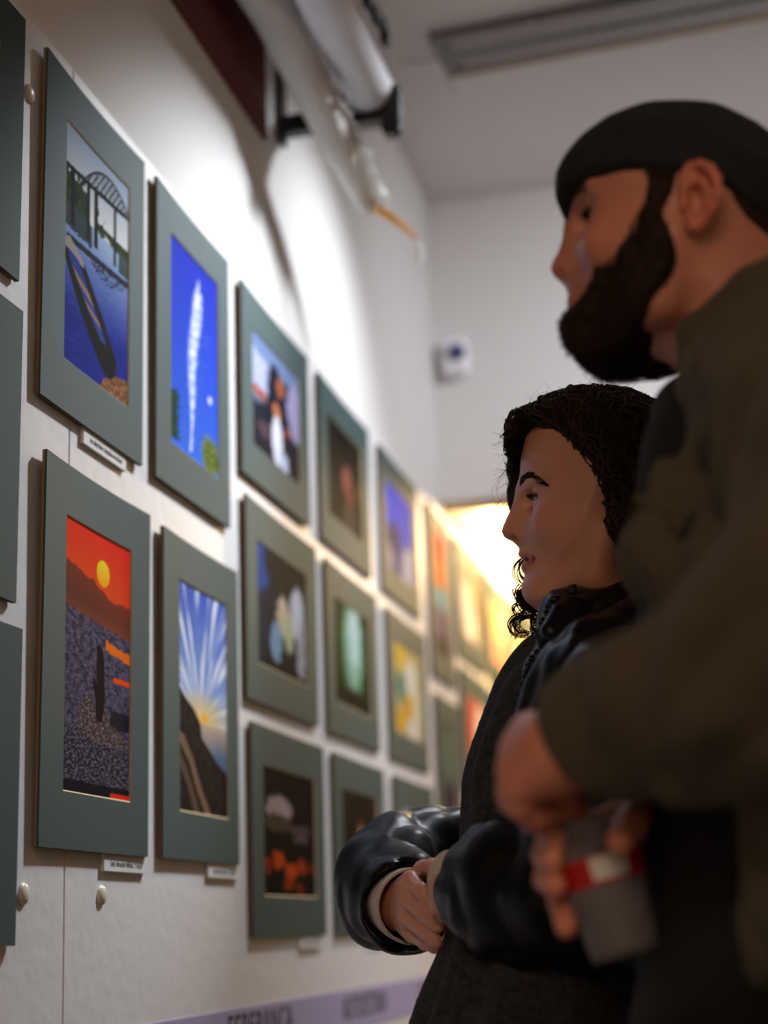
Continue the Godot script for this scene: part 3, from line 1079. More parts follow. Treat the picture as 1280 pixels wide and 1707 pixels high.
func pictures() -> void:
	var dark := Color(0.035, 0.035, 0.05)
	var green := Color(0.05, 0.07, 0.06)
	picture(-1.095, -1.487, 2.080, 1.784, [-1.15, -1.43, 2.025, 1.842], 0.006, blobs(Color(0.3, 0.4, 0.6), Color(0.2, 0.2, 0.2), []), "dark green mounted photograph cut by the left edge, top row")
	picture(-1.102, -1.494, 1.754, 1.452, [-1.155, -1.437, 1.70, 1.51], 0.006, blobs(Color(0.2, 0.3, 0.25), Color(0.2, 0.2, 0.2), []), "dark green mounted photograph cut by the left edge, middle row")
	picture(-1.114, -1.506, 1.428, 1.128, [-1.17, -1.45, 1.372, 1.185], 0.006, blobs(Color(0.2, 0.2, 0.25), Color(0.1, 0.1, 0.1), []), "dark green mounted photograph cut by the left edge, bottom row")
	picture(-1.540, -1.836, 2.077, 1.681, [-1.600, -1.791, 2.022, 1.740], 0.010, boat_picture(), "mounted photograph of a black rowing boat below an arched iron bridge", true, "Foto: Adaly Pinheiro, \"Mergulhada no Rio Natural\"", -1.668, "black rowing boat")
	picture(-1.552, -1.854, 1.624, 1.221, [-1.611, -1.800, 1.569, 1.279], 0.011, sunset_picture(), "mounted photograph of a red sunset with a dark figure in the surf", true, "Foto: Alexandre Militão, \"Criação\"", -1.735, "red sunset")
	picture(-1.885, -2.182, 2.081, 1.682, [-1.941, -2.135, 2.028, 1.741], 0.007, cloud_picture(), "mounted photograph of a tall white cloud streak in deep blue sky", true)
	picture(-1.905, -2.203, 1.623, 1.222, [-1.967, -2.158, 1.569, 1.280], 0.008, rays_picture(), "mounted photograph of fanned clouds over a low sun beside a cliff path", true, "Foto: Maria Barros, \"Destino\"", -2.085, "fanned clouds")
	var L := func(z: float, row: int, wide: float) -> Array:
		var y1: float = [2.078, 1.750, 1.422][row]
		return [z, z - wide, y1, y1 - 0.296, [z - 0.058, z - wide + 0.056, y1 - 0.056, y1 - 0.239]]
	var white := Color(0.86, 0.86, 0.92)
	var items := [
		[-2.242, 0, 0.375, blobs(Color(0.10, 0.12, 0.20), Color(0.06, 0.07, 0.14), [[0.1, 0.2, 0.35, 0.42, Color(0.66, 0.68, 0.80)], [0.5, 0.0, 0.8, 0.2, Color(0.42, 0.50, 0.66)], [0.92, 0.38, 0.2, 0.3, Color(0.62, 0.60, 0.76)], [0.5, 0.40, 0.2, 0.32, Color(0.07, 0.08, 0.15)], [0.60, 0.27, 0.10, 0.12, Color(0.62, 0.34, 0.24)], [0.15, 0.50, 0.16, 0.05, Color(0.62, 0.30, 0.20)], [0.74, 0.62, 0.08, 0.06, Color(0.60, 0.28, 0.20)], [0.25, 0.78, 0.16, 0.08, Color(0.30, 0.22, 0.26)], [0.52, 0.52, 0.08, 0.08, Color(0.72, 0.42, 0.28)], [0.52, 0.78, 0.13, 0.26, white], [0.66, 0.92, 0.12, 0.1, Color(0.7, 0.75, 0.85)]], 0.12), "mounted photograph of a white-clad standing figure before dark rocks"],
		[-2.250, 1, 0.390, blobs(Color(0.08, 0.16, 0.26), Color(0.04, 0.04, 0.06), [[0.0, 0.05, 0.35, 0.4, Color(0.10, 0.26, 0.55)], [0.6, 0.1, 0.5, 0.3, Color(0.07, 0.08, 0.11)], [0.80, 0.42, 0.16, 0.28, Color(0.76, 0.78, 0.84)], [0.50, 0.50, 0.14, 0.20, Color(0.78, 0.72, 0.62)], [0.62, 0.62, 0.10, 0.2, Color(0.70, 0.74, 0.60)], [0.86, 0.72, 0.10, 0.28, Color(0.62, 0.62, 0.68)], [0.36, 0.74, 0.14, 0.2, Color(0.46, 0.60, 0.72)], [0.1, 0.72, 0.1, 0.3, Color(0.05, 0.14, 0.22)]], 0.12), "mounted photograph of pale petals against a deep blue and black ground"],
		[-2.263, 2, 0.397, blobs(dark, Color(0.03, 0.028, 0.035), [[0.30, 0.32, 0.28, 0.13, Color(0.62, 0.55, 0.55)], [0.28, 0.43, 0.30, 0.08, Color(0.28, 0.24, 0.19)], [0.70, 0.46, 0.28, 0.05, Color(0.30, 0.25, 0.27)], [0.72, 0.53, 0.2, 0.035, Color(0.34, 0.28, 0.30)], [0.28, 0.72, 0.13, 0.09, Color(0.72, 0.26, 0.07)], [0.08, 0.76, 0.10, 0.07, Color(0.52, 0.16, 0.05)], [0.52, 0.80, 0.14, 0.08, Color(0.72, 0.26, 0.08)], [0.72, 0.75, 0.10, 0.07, Color(0.60, 0.20, 0.07)], [0.45, 0.90, 0.12, 0.06, Color(0.56, 0.19, 0.06)], [0.92, 0.76, 0.07, 0.05, Color(0.40, 0.14, 0.05)], [0.68, 0.93, 0.08, 0.05, Color(0.45, 0.15, 0.05)]], 0.05), "mounted photograph of a pale bow above orange flowers on black"],
		[-2.690, 0, 0.378, blobs(Color(0.06, 0.06, 0.06), Color(0.08, 0.075, 0.07), [[0.1, 0.4, 0.15, 0.7, Color(0.10, 0.10, 0.10)], [0.55, 0.50, 0.15, 0.18, Color(0.52, 0.28, 0.27)], [0.62, 0.66, 0.10, 0.16, Color(0.46, 0.22, 0.20)], [0.58, 0.9, 0.2, 0.2, Color(0.24, 0.20, 0.20)], [0.9, 0.5, 0.08, 0.1, Color(0.34, 0.22, 0.06)]], 0.06), "mounted photograph of a pinkish figure in a dark wood"],
		[-2.704, 1, 0.386, blobs(Color(0.05, 0.15, 0.06), Color(0.05, 0.10, 0.05), [[0.5, 0.42, 0.36, 0.62, Color(0.24, 0.42, 0.28)], [0.52, 0.36, 0.26, 0.50, Color(0.52, 0.68, 0.60)], [0.55, 0.28, 0.16, 0.34, Color(0.70, 0.82, 0.82)], [0.5, 0.95, 0.8, 0.15, Color(0.05, 0.08, 0.04)]], 0.07), "mounted photograph of pale green light between dark green banks"],
		[-2.723, 2, 0.384, blobs(Color(0.16, 0.13, 0.10), Color(0.15, 0.12, 0.08), [[0.5, 0.5, 0.42, 0.62, Color(0.11, 0.085, 0.065)], [0.52, 0.60, 0.22, 0.42, Color(0.30, 0.18, 0.13)], [0.52, 0.62, 0.10, 0.34, Color(0.80, 0.62, 0.60)]], 0.04), "mounted photograph of a lit doorway at the end of a brown corridor"],
		[-3.160, 0, 0.372, blobs(Color(0.16, 0.22, 0.66), Color(0.30, 0.36, 0.62), [[0.45, 0.22, 0.9, 0.45, Color(0.16, 0.24, 0.82)], [0.28, 0.68, 0.26, 0.30, Color(0.12, 0.14, 0.34)], [0.45, 0.78, 0.16, 0.4, Color(0.16, 0.18, 0.42)], [0.84, 0.86, 0.32, 0.34, Color(0.74, 0.72, 0.78)], [0.1, 0.9, 0.2, 0.2, Color(0.60, 0.56, 0.60)]], 0.05), "mounted photograph of a dark shape against a vivid blue sky"],
		[-3.180, 1, 0.386, blobs(Color(0.72, 0.66, 0.44), Color(0.66, 0.62, 0.46), [[0.3, 0.15, 0.3, 0.2, Color(0.80, 0.66, 0.26)], [0.62, 0.35, 0.24, 0.26, Color(0.82, 0.82, 0.76)], [0.25, 0.48, 0.22, 0.2, Color(0.36, 0.50, 0.42)], [0.5, 0.66, 0.2, 0.16, Color(0.78, 0.58, 0.18)], [0.8, 0.62, 0.2, 0.3, Color(0.78, 0.76, 0.62)], [0.2, 0.86, 0.26, 0.14, Color(0.80, 0.62, 0.16)], [0.66, 0.9, 0.26, 0.14, Color(0.80, 0.78, 0.74)]], 0.1), "mounted photograph of a yellow, white and green mosaic"],
		[-3.195, 2, 0.386, blobs(Color(0.46, 0.46, 0.54), Color(0.40, 0.36, 0.36), [[0.25, 0.5, 0.12, 0.9, Color(0.60, 0.64, 0.74)], [0.68, 0.5, 0.16, 0.8, Color(0.74, 0.56, 0.42)]], 0.06), "mounted photograph of grey blue and peach bands"],
		[-4.005, 0, 0.40, blobs(Color(0.66, 0.62, 0.56), Color(0.66, 0.62, 0.56), [[0.4, 0.6, 0.4, 0.5, Color(0.88, 0.86, 0.84)], [0.8, 0.3, 0.2, 0.4, Color(0.66, 0.54, 0.42)]], 0.08), "mounted photograph of a pale figure, first beyond the lintel, top row"],
		[-4.005, 1, 0.40, blobs(Color(0.62, 0.46, 0.40), Color(0.6, 0.5, 0.42), [[0.35, 0.45, 0.3, 0.5, Color(0.74, 0.34, 0.30)], [0.72, 0.5, 0.3, 0.5, Color(0.86, 0.78, 0.74)]], 0.08), "mounted photograph of pink and white shapes, first beyond the lintel, middle row"],
		[-4.005, 2, 0.40, blobs(Color(0.3, 0.3, 0.3), Color(0.25, 0.2, 0.2), [[0.5, 0.5, 0.3, 0.4, Color(0.6, 0.5, 0.4)]], 0.08), "mounted photograph in brown tones, first beyond the lintel, bottom row"],
		[-4.470, 0, 0.40, blobs(Color(0.66, 0.62, 0.56), Color(0.66, 0.58, 0.54), [[0.4, 0.3, 0.4, 0.4, Color(0.74, 0.58, 0.40)], [0.6, 0.8, 0.4, 0.3, Color(0.74, 0.46, 0.38)]], 0.08), "mounted photograph in orange and yellow, second beyond the lintel, top row"],
		[-4.470, 1, 0.40, blobs(Color(0.7, 0.6, 0.5), Color(0.6, 0.5, 0.42), [[0.5, 0.5, 0.4, 0.4, Color(0.8, 0.5, 0.36)]], 0.08), "mounted photograph in peach tones, second beyond the lintel, middle row"],
		[-4.930, 0, 0.40, blobs(Color(0.6, 0.55, 0.45), Color(0.5, 0.42, 0.36), [[0.5, 0.5, 0.4, 0.4, Color(0.85, 0.8, 0.7)]], 0.08), "mounted photograph in cream tones, third beyond the lintel, top row"],
	]
	for e: Array in items:
		var q: Array = L.call(e[0], e[1], e[2])
		picture(q[0], q[1], q[2], q[3], q[4], 0.005 + 0.003 * rng.randf(), e[3], e[4], false, "Foto: Ana Lima, \"Luz\"" if e[0] > -3.0 and e[1] == 2 else "", q[0] - 0.25, "orange flowers" if e[0] > -2.5 else "brown corridor")
	picture(-3.655, -3.935, 2.077, 1.682, [-3.65 - 0.06, -3.87, 2.03, 1.74], 0.006, blobs(Color(0.74, 0.22, 0.10), Color(0.34, 0.30, 0.36), [[0.5, 0.10, 0.9, 0.22, Color(0.86, 0.24, 0.08)], [0.5, 0.34, 0.9, 0.16, Color(0.88, 0.46, 0.14)], [0.55, 0.54, 0.6, 0.12, Color(0.42, 0.66, 0.70)], [0.4, 0.74, 0.5, 0.16, Color(0.42, 0.36, 0.46)], [0.5, 0.95, 0.8, 0.12, Color(0.26, 0.22, 0.24)]], 0.05), "mounted photograph of an orange sky over pale turquoise, before the lintel")
	picture(-3.665, -3.945, 1.640, 1.240, [-3.72, -3.89, 1.585, 1.298], 0.006, blobs(Color(0.30, 0.34, 0.30), Color(0.20, 0.14, 0.20), [[0.5, 0.3, 0.4, 0.3, Color(0.36, 0.44, 0.40)], [0.6, 0.7, 0.3, 0.3, Color(0.24, 0.16, 0.26)], [0.4, 0.92, 0.16, 0.06, Color(0.50, 0.30, 0.20)]], 0.05), "mounted photograph in dark green and violet below the orange sky one")


# ---------------------------------------------------------------- backdrop rolls on their bracket, high on the wall

func rolls() -> void:
	var zb := -2.525
	var o := base("wall_bracket", Vector3(-0.004, 2.44, zb))
	tag(o, "black steel bracket with a cradle and knob holding the paper rolls", "bracket")
	var b := Bag.new()
	b.box(Vector3(0.006, 0.085, 0), Vector3(0.008, 0.19, 0.034), 0.002)
	shape("wall_plate", b, M.black, o)
	var a := Bag.new()
	a.box(Vector3(0.062, 0.022, 0), Vector3(0.115, 0.034, 0.026), 0.002)
	# the cradle: a slab with a round bite for the tube
	var line := PackedVector2Array()
	line.append_array([Vector2(0.105, 0.002), Vector2(0.212, 0.006), Vector2(0.214, 0.062), Vector2(0.200, 0.066)])
	for k in 9:
		var g := lerpf(0.05, -PI - 0.05, k / 8.0)
		line.append(Vector2(0.157 + cos(g) * 0.043, 0.064 + sin(g) * 0.043))
	line.append(Vector2(0.105, 0.062))
	a.slab(line, 0.028, Transform3D(Basis(), Vector3.ZERO))
	shape("arm", a, M.black, o)
	var kn := Bag.new()
	var star := PackedVector2Array()
	for k in 14:
		var r := 0.0185 if k % 2 else 0.0155
		star.append(Vector2(cos(TAU * k / 14) * r, sin(TAU * k / 14) * r))
	kn.slab(star, 0.022, Transform3D(Basis(), Vector3(0.196, -0.008, 0.004)))
	kn.slab(pv([0.190, -0.004, 0.202, -0.004, 0.202, 0.010, 0.190, 0.010]), 0.010, Transform3D())
	shape("knob", kn, M.black, o)
	# the far bracket of the pair, behind the camera
	var twin := o.duplicate()
	put(twin, "wall_bracket")
	twin.position.z = -0.35
	tag(twin, "black steel bracket holding the near ends of the paper rolls", "bracket")
	for e: Array in [["paper_roll", Vector3(0.157, 2.504, 0), 0.0405, M.tube, "thick white paper roll lying in the black cradle", -2.545], ["paper_roll", Vector3(0.097, 2.552, 0), 0.026, M.tube, "thinner white paper roll between the thick roll and the wall", -2.50], ["paper_roll", Vector3(0.036, 2.547, 0), 0.022, M.red, "red paper roll closest to the wall", -2.49]]:
		var r := base(e[0], Vector3(e[1].x, e[1].y, e[5]))
		tag(r, e[4], "paper roll", "paper rolls on the wall brackets")
		var body := Bag.new()
		var rad: float = e[2]
		var along := Transform3D(Basis(Vector3.RIGHT, PI / 2), Vector3.ZERO)
		body.lathe([[rad * 0.62, 0.004], [rad * 0.9, 0.0], [rad, 0.003], [rad, 1.1], [rad, 2.2], [rad * 0.9, 2.203], [rad * 0.62, 2.2]], 28, along)
		shape("roll", body, e[3], r)
		var core := Bag.new()
		core.lathe([[0.0, 0.005], [rad * 0.62, 0.004], [rad * 0.62, 2.2], [0.0, 2.2]], 20, along)
		shape("core", core, M.tube, r)
	# dark red board added in place of the reddish shade behind the rolls
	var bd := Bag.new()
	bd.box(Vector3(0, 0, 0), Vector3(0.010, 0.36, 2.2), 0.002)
	var rail := shape("added_shade_board", bd, paint(Color(0.40, 0.17, 0.15), 0.85))
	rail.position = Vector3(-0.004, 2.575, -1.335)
	tag(rail, "dark red board added for the reddish shade behind the paper rolls", "board")
	# the torn paper sagging past the bracket
	var tp := base("torn_paper", Vector3(0.103, 2.408, -2.45))
	tag(tp, "rolled up torn white paper sagging in front of the bracket with frayed edge", "paper")
	var path := PackedVector3Array([Vector3(-0.034, 0.086, 0.34), Vector3(-0.030, 0.088, 0.22), Vector3(-0.014, 0.042, 0.10), Vector3(0, 0, 0), Vector3(0.008, -0.028, -0.08), Vector3(0.013, -0.052, -0.155), Vector3(0.017, -0.064, -0.19)])
	var tb := Bag.new()
	tb.tube(path, PackedFloat32Array([0.033, 0.0325, 0.031, 0.028, 0.023, 0.017, 0.011]), 16, true)
	shape("rolled_sheet", tb, M.rag, tp)
	var fr := Bag.new()
	var old := Vector3.ZERO
	for k in 90:
		var t := k / 89.0 * (path.size() - 1.01)
		var i := int(t)
		var p := path[i].lerp(path[i + 1], t - i)
		var wdt := 0.014 + 0.016 * absf(wave.get_noise_1d(k * 0.35)) + 0.006 * rng.randf()
		var q := p + Vector3(0.022 + wdt * 0.8, 0.006 + wdt * 0.5 * wave.get_noise_1d(k * 0.2 + 9.0), 0.0)
		var root := p + Vector3(0.008, 0.010, 0)
		if k > 0:
			var ps := fr.v.size()
			for s in 2:
				var up := Vector3(0, 0.0006 if s == 0 else -0.0006, 0)
				fr.dot(root + up, Vector3(0, 1 if s == 0 else -1, 0.2))
				fr.dot(q + up, Vector3(0.2, 1 if s == 0 else -1, 0.2))
				fr.dot(old + up, Vector3(0.2, 1 if s == 0 else -1, 0.2))
				var t0 := (k - 1) / 89.0 * (path.size() - 1.01)
				var i0 := int(t0)
				fr.dot(path[i0].lerp(path[i0 + 1], t0 - i0) + Vector3(0.008, 0.010, 0) + up, Vector3(0, 1 if s == 0 else -1, 0.2))
				fr.tri(ps + s * 4, ps + s * 4 + 1, ps + s * 4 + 2)
				fr.tri(ps + s * 4, ps + s * 4 + 2, ps + s * 4 + 3)
		old = q
	shape("frayed_edge", fr, M.rag, tp)
	for k in 26:
		var t := rng.randf() * 5.9
		var i := int(t)
		var p := path[i].lerp(path[i + 1], t - i) + Vector3(0.028, 0.002, 0)
		fr.tube(PackedVector3Array([p, p + Vector3(rng.randf_range(0.004, 0.014), rng.randf_range(-0.012, 0.006), rng.randf_range(-0.01, 0.01))]), PackedFloat32Array([0.0008, 0.0004]), 3)
	var tape := base("yellow_tape", Vector3(0.118, 2.352, -2.615))
	tag(tape, "yellow tape trailing from the end of the torn paper", "tape")
	var yb := Bag.new()
	yb.tube(PackedVector3Array([Vector3(-0.006, 0.010, 0.02), Vector3(0.010, 0.002, -0.03), Vector3(0.030, -0.004, -0.07), Vector3(0.050, -0.012, -0.11), Vector3(0.064, -0.024, -0.135)]), PackedFloat32Array([0.009, 0.0125, 0.011, 0.0065, 0.004]), 8, true, 0.25)
	shape("ribbon", yb, M.tape, tape)
	var tg := Bag.new()
	tg.box(Vector3(0.067, -0.052, -0.14), Vector3(0.010, 0.040, 0.004), 0.001, Basis(Vector3.BACK, -0.08))
	tag(shape("tag", tg, M.paper, tape), "white paper tag at the end of the tape")
	# bead chain of the roll, black plastic links beside the thick tube
	var ch := base("roller_chain", Vector3(0.212, 2.53, -2.40))
	tag(ch, "black plastic link chain running along the thick white roll", "chain")
	for k in 9:
		var lk := Bag.new()
		lk.box(Vector3(0.002 * (k % 2), 0.006 * sin(k * 1.3), 0.032 * k), Vector3(0.014, 0.026 - 0.008 * (k % 2), 0.022), 0.003)
		shape("link", lk, M.black, ch)


func ceiling_things() -> void:
	# aluminium cable channel on the ceiling, a little askew, its end open and a wire sticking out
	var dir := Vector3(0.683, 0, 0.062).normalized()
	var o := base("cable_channel", Vector3(0.168, TOP, -3.165), -atan2(dir.z, dir.x))
	tag(o, "long grey metal cable channel fixed under the ceiling", "channel")
	var a := Bag.new()
	a.box(Vector3(1.3, -0.012, -0.040), Vector3(2.6, 0.024, 0.070), 0.003)
	shape("lower_rail", a, M.steel, o)
	var b := Bag.new()
	b.box(Vector3(1.3, -0.012, 0.040), Vector3(2.6, 0.024, 0.070), 0.003)
	shape("upper_rail", b, M.steel, o)
	var g := Bag.new()
	g.box(Vector3(1.3, -0.006, 0), Vector3(2.59, 0.010, 0.010))
	shape("slot", g, M.black, o)
	var e := Bag.new()
	e.box(Vector3(0.004, -0.014, 0), Vector3(0.006, 0.030, 0.154), 0.001)
	shape("end_cap", e, M.steel, o)
	for z in [-0.045, 0.045]:
		var s := Bag.new()
		s.lathe([[0.0, -0.030], [0.007, -0.029], [0.009, -0.024]], 12, Transform3D(Basis(), Vector3(0.03, 0.0, z)))
		shape("screw", s, M.wire, o)
	var lip := Bag.new()
	lip.box(Vector3(1.3, -0.026, -0.077), Vector3(2.6, 0.006, 0.006), 0.001)
	shape("edge_strip", lip, M.brass, o)
	var w := Bag.new()
	w.tube(PackedVector3Array([Vector3(0.02, -0.020, 0.010), Vector3(-0.03, -0.030, 0.016), Vector3(-0.075, -0.034, 0.045)]), PackedFloat32Array([0.0016, 0.0016, 0.0014]), 6)
	shape("loose_wire", w, M.wire, o)
	w = Bag.new()
	w.tube(PackedVector3Array([Vector3(0.004, -0.028, -0.05), Vector3(0.004, -0.050, -0.075), Vector3(0.006, -0.062, -0.085)]), PackedFloat32Array([0.0008, 0.0008, 0.0007]), 6)
	shape("loose_wire", w, M.wire, o)
	# sounder on the lintel, in the corner
	var al := base("alarm_sounder", Vector3(0.052, 2.500, LINTEL_Z))
	tag(al, "small pale alarm box with a bluish lens in the far corner", "alarm")
	var bx := Bag.new()
	bx.box(Vector3(0, 0, 0.022), Vector3(0.066, 0.096, 0.044), 0.012)
	shape("housing", bx, M.tube, al)
	var le := Bag.new()
	le.lathe([[0.022, 0.0], [0.021, 0.008], [0.015, 0.015], [0.0, 0.018]], 20, Transform3D(Basis(Vector3.RIGHT, PI / 2), Vector3(0.006, 0.006, 0.043)))
	shape("lens", le, M.lens, al)


# ---------------------------------------------------------------- people: helpers

class Coat extends Prim:         # a layer over another field, where a side outline says so
	var under: Array[Prim] = []
	var f: Field
	var mask: Loft
	var thin: float
	var thick: float
	var y_thin: float
	var y_thick: float
	var soft := 0.012
	func d(p: Vector3) -> float:
		var a := f.of(p, under)
		if a > 0.06: return a - thick
		var gx := clampf((p.x - mask.lo.x) / mask.step, 0.0, mask.nx - 1.001)
		var gy := clampf((p.y - mask.lo.y) / mask.step, 0.0, mask.ny - 1.001)
		var x := int(gx)
		var y := int(gy)
		var at := y * mask.nx + x
		var s := lerpf(lerpf(mask.f[at], mask.f[at + 1], gx - x), lerpf(mask.f[at + mask.nx], mask.f[at + mask.nx + 1], gx - x), gy - y)
		var t := lerpf(thick, thin, clampf((p.y - y_thick) / (y_thin - y_thick), 0.0, 1.0))
		return maxf(a - lerpf(-0.006, t, smoothstep(-0.003, soft, s)), -s - 0.010)


func lid(at: Vector3, r: float, up: Vector3, off: float) -> Lid:
	return Lid.new(at + up.normalized() * off, r, up)


func both(f: Field, p: Prim, q: Prim, cut := false) -> void:
	p.cut = cut
	q.cut = cut
	f.add(p)
	f.add(q)


func flip(v: Vector3) -> Vector3:
	return Vector3(v.x, v.y, -v.z)


func span(f: Field) -> AABB:
	var box := AABB()
	var first := true
	for q in f.all:
		if q.cut: continue
		var b := AABB()
		if q is Cap:
			var c: Cap = q
			b = AABB(c.a, Vector3.ZERO).expand(c.a + c.ab).grow(maxf(c.ra, c.rb))
		elif q is Ell:
			var e: Ell = q
			b = AABB(e.m, Vector3.ZERO).grow(maxf(e.r.x, maxf(e.r.y, e.r.z)))
		elif q is Lid:
			var l: Lid = q
			b = AABB(l.m, Vector3.ZERO).grow(l.r)
		elif q is Loft:
			var l: Loft = q
			var w := 0.0
			for k in l.ny: w = maxf(w, l.wr[k])
			b = AABB(Vector3(l.lo.x + 0.026, l.lo.y + 0.026, -w), Vector3(l.nx * l.step - 0.052, l.ny * l.step - 0.052, w * 2.0))
		elif q is Coat:
			var o: Coat = q
			var l := o.mask
			b = AABB(Vector3(l.lo.x, l.lo.y, -0.12), Vector3(l.nx * l.step, l.ny * l.step, 0.24))
		box = b if first else box.merge(b)
		first = false
	return box.grow(0.012 + f.lift)


func flesh(f: Field, bag: Bag, cell: float, tint = null) -> void:
	var b := span(f)
	f.net(bag, b.position, b.end, cell, tint)


func cloth(called: String, f: Field, cell: float, m: Material, parent: Node) -> MeshInstance3D:
	var b := Bag.new()
	flesh(f, b, cell)
	return shape(called, b, m, parent)


func onto(f: Field, p: Vector3, off := 0.0) -> Vector3:      # the nearest place on a field's surface
	for k in 5:
		p -= f.slope(p) * (f.at(p) - off)
	return p


# hairs that start at places of a surface and run along it, combed towards «comb», each with a curl of its own
func strands(bag: Bag, f: Field, roots: PackedVector3Array, many: int, steps: int, step: float, comb: Vector3, curl: float, turn: float, r: float, lift: float, want = null, sides := 3) -> void:
	var tries := 0
	var done := 0
	while done < many and tries < many * 8:
		tries += 1
		var p := roots[rng.randi() % roots.size()]
		if want != null and not want.call(p): continue
		done += 1
		var ph := wave.get_noise_3dv(p * 9.0) * 5.0 + rng.randf() * 0.9
		var w := turn * rng.randf_range(0.7, 1.4)
		var amp := curl * rng.randf_range(0.4, 1.3)
		var pts := PackedVector3Array()
		var rad := PackedFloat32Array()
		var side := Vector3(rng.randf_range(-1, 1), rng.randf_range(-1, 1), rng.randf_range(-1, 1)) * 0.35
		for k in steps:
			var n := f.slope(p)
			p -= n * (f.at(p) - lift * (0.4 + 0.6 * float(k) / steps))
			var go := comb + side
			go = (go - n * go.dot(n)).normalized()
			var s := go.cross(n)
			pts.append(p + s * sin(ph + k * w) * amp + n * absf(cos(ph + k * w)) * amp * 0.5)
			rad.append(r * (1.0 - 0.75 * float(k) / steps))
			p += go * step
		bag.tube(pts, rad, sides, false)


func eye_ball(called: String, at: Vector3, r: float, look: Vector3, iris: Color, parent: Node) -> void:
	var b := Bag.new()
	b.colored = true
	var t := Transform3D(Basis(Quaternion(Vector3.UP, look.normalized())), at)
	for k in 15:
		var g := PI * k / 14.0
		b.ink = Color(0.008, 0.008, 0.008) if k < 1 else iris if k < 3 else Color(0.42, 0.38, 0.36)
		var first := b.v.size()
		for s in 21:
			var q := t.basis * Vector3(sin(g) * cos(TAU * s / 20), cos(g), sin(g) * sin(TAU * s / 20))
			b.dot(at + q * r * (1.06 if k == 0 else 1.03 if k < 3 else 1.0), q)
		if k > 0:
			for s in 20:
				b.tri(first + s, first + s + 1, first - 20 + s)
				b.tri(first + s, first - 20 + s, first - 21 + s)
	shape(called, b, M.eye, parent)


func finger(f: Field, p: Array, r0: float, r1: float) -> void:
	var r := []
	for k in p.size(): r.append(lerpf(r0, r1, float(k) / (p.size() - 1)))
	for k in p.size() - 1: f.add(Cap.new(p[k], p[k + 1], r[k], r[k + 1], 0.0022))
	for k in range(1, p.size() - 1): f.add(Ell.new(p[k], Vector3.ONE * r[k] * 1.05, 0.003))


# ---------------------------------------------------------------- the woman

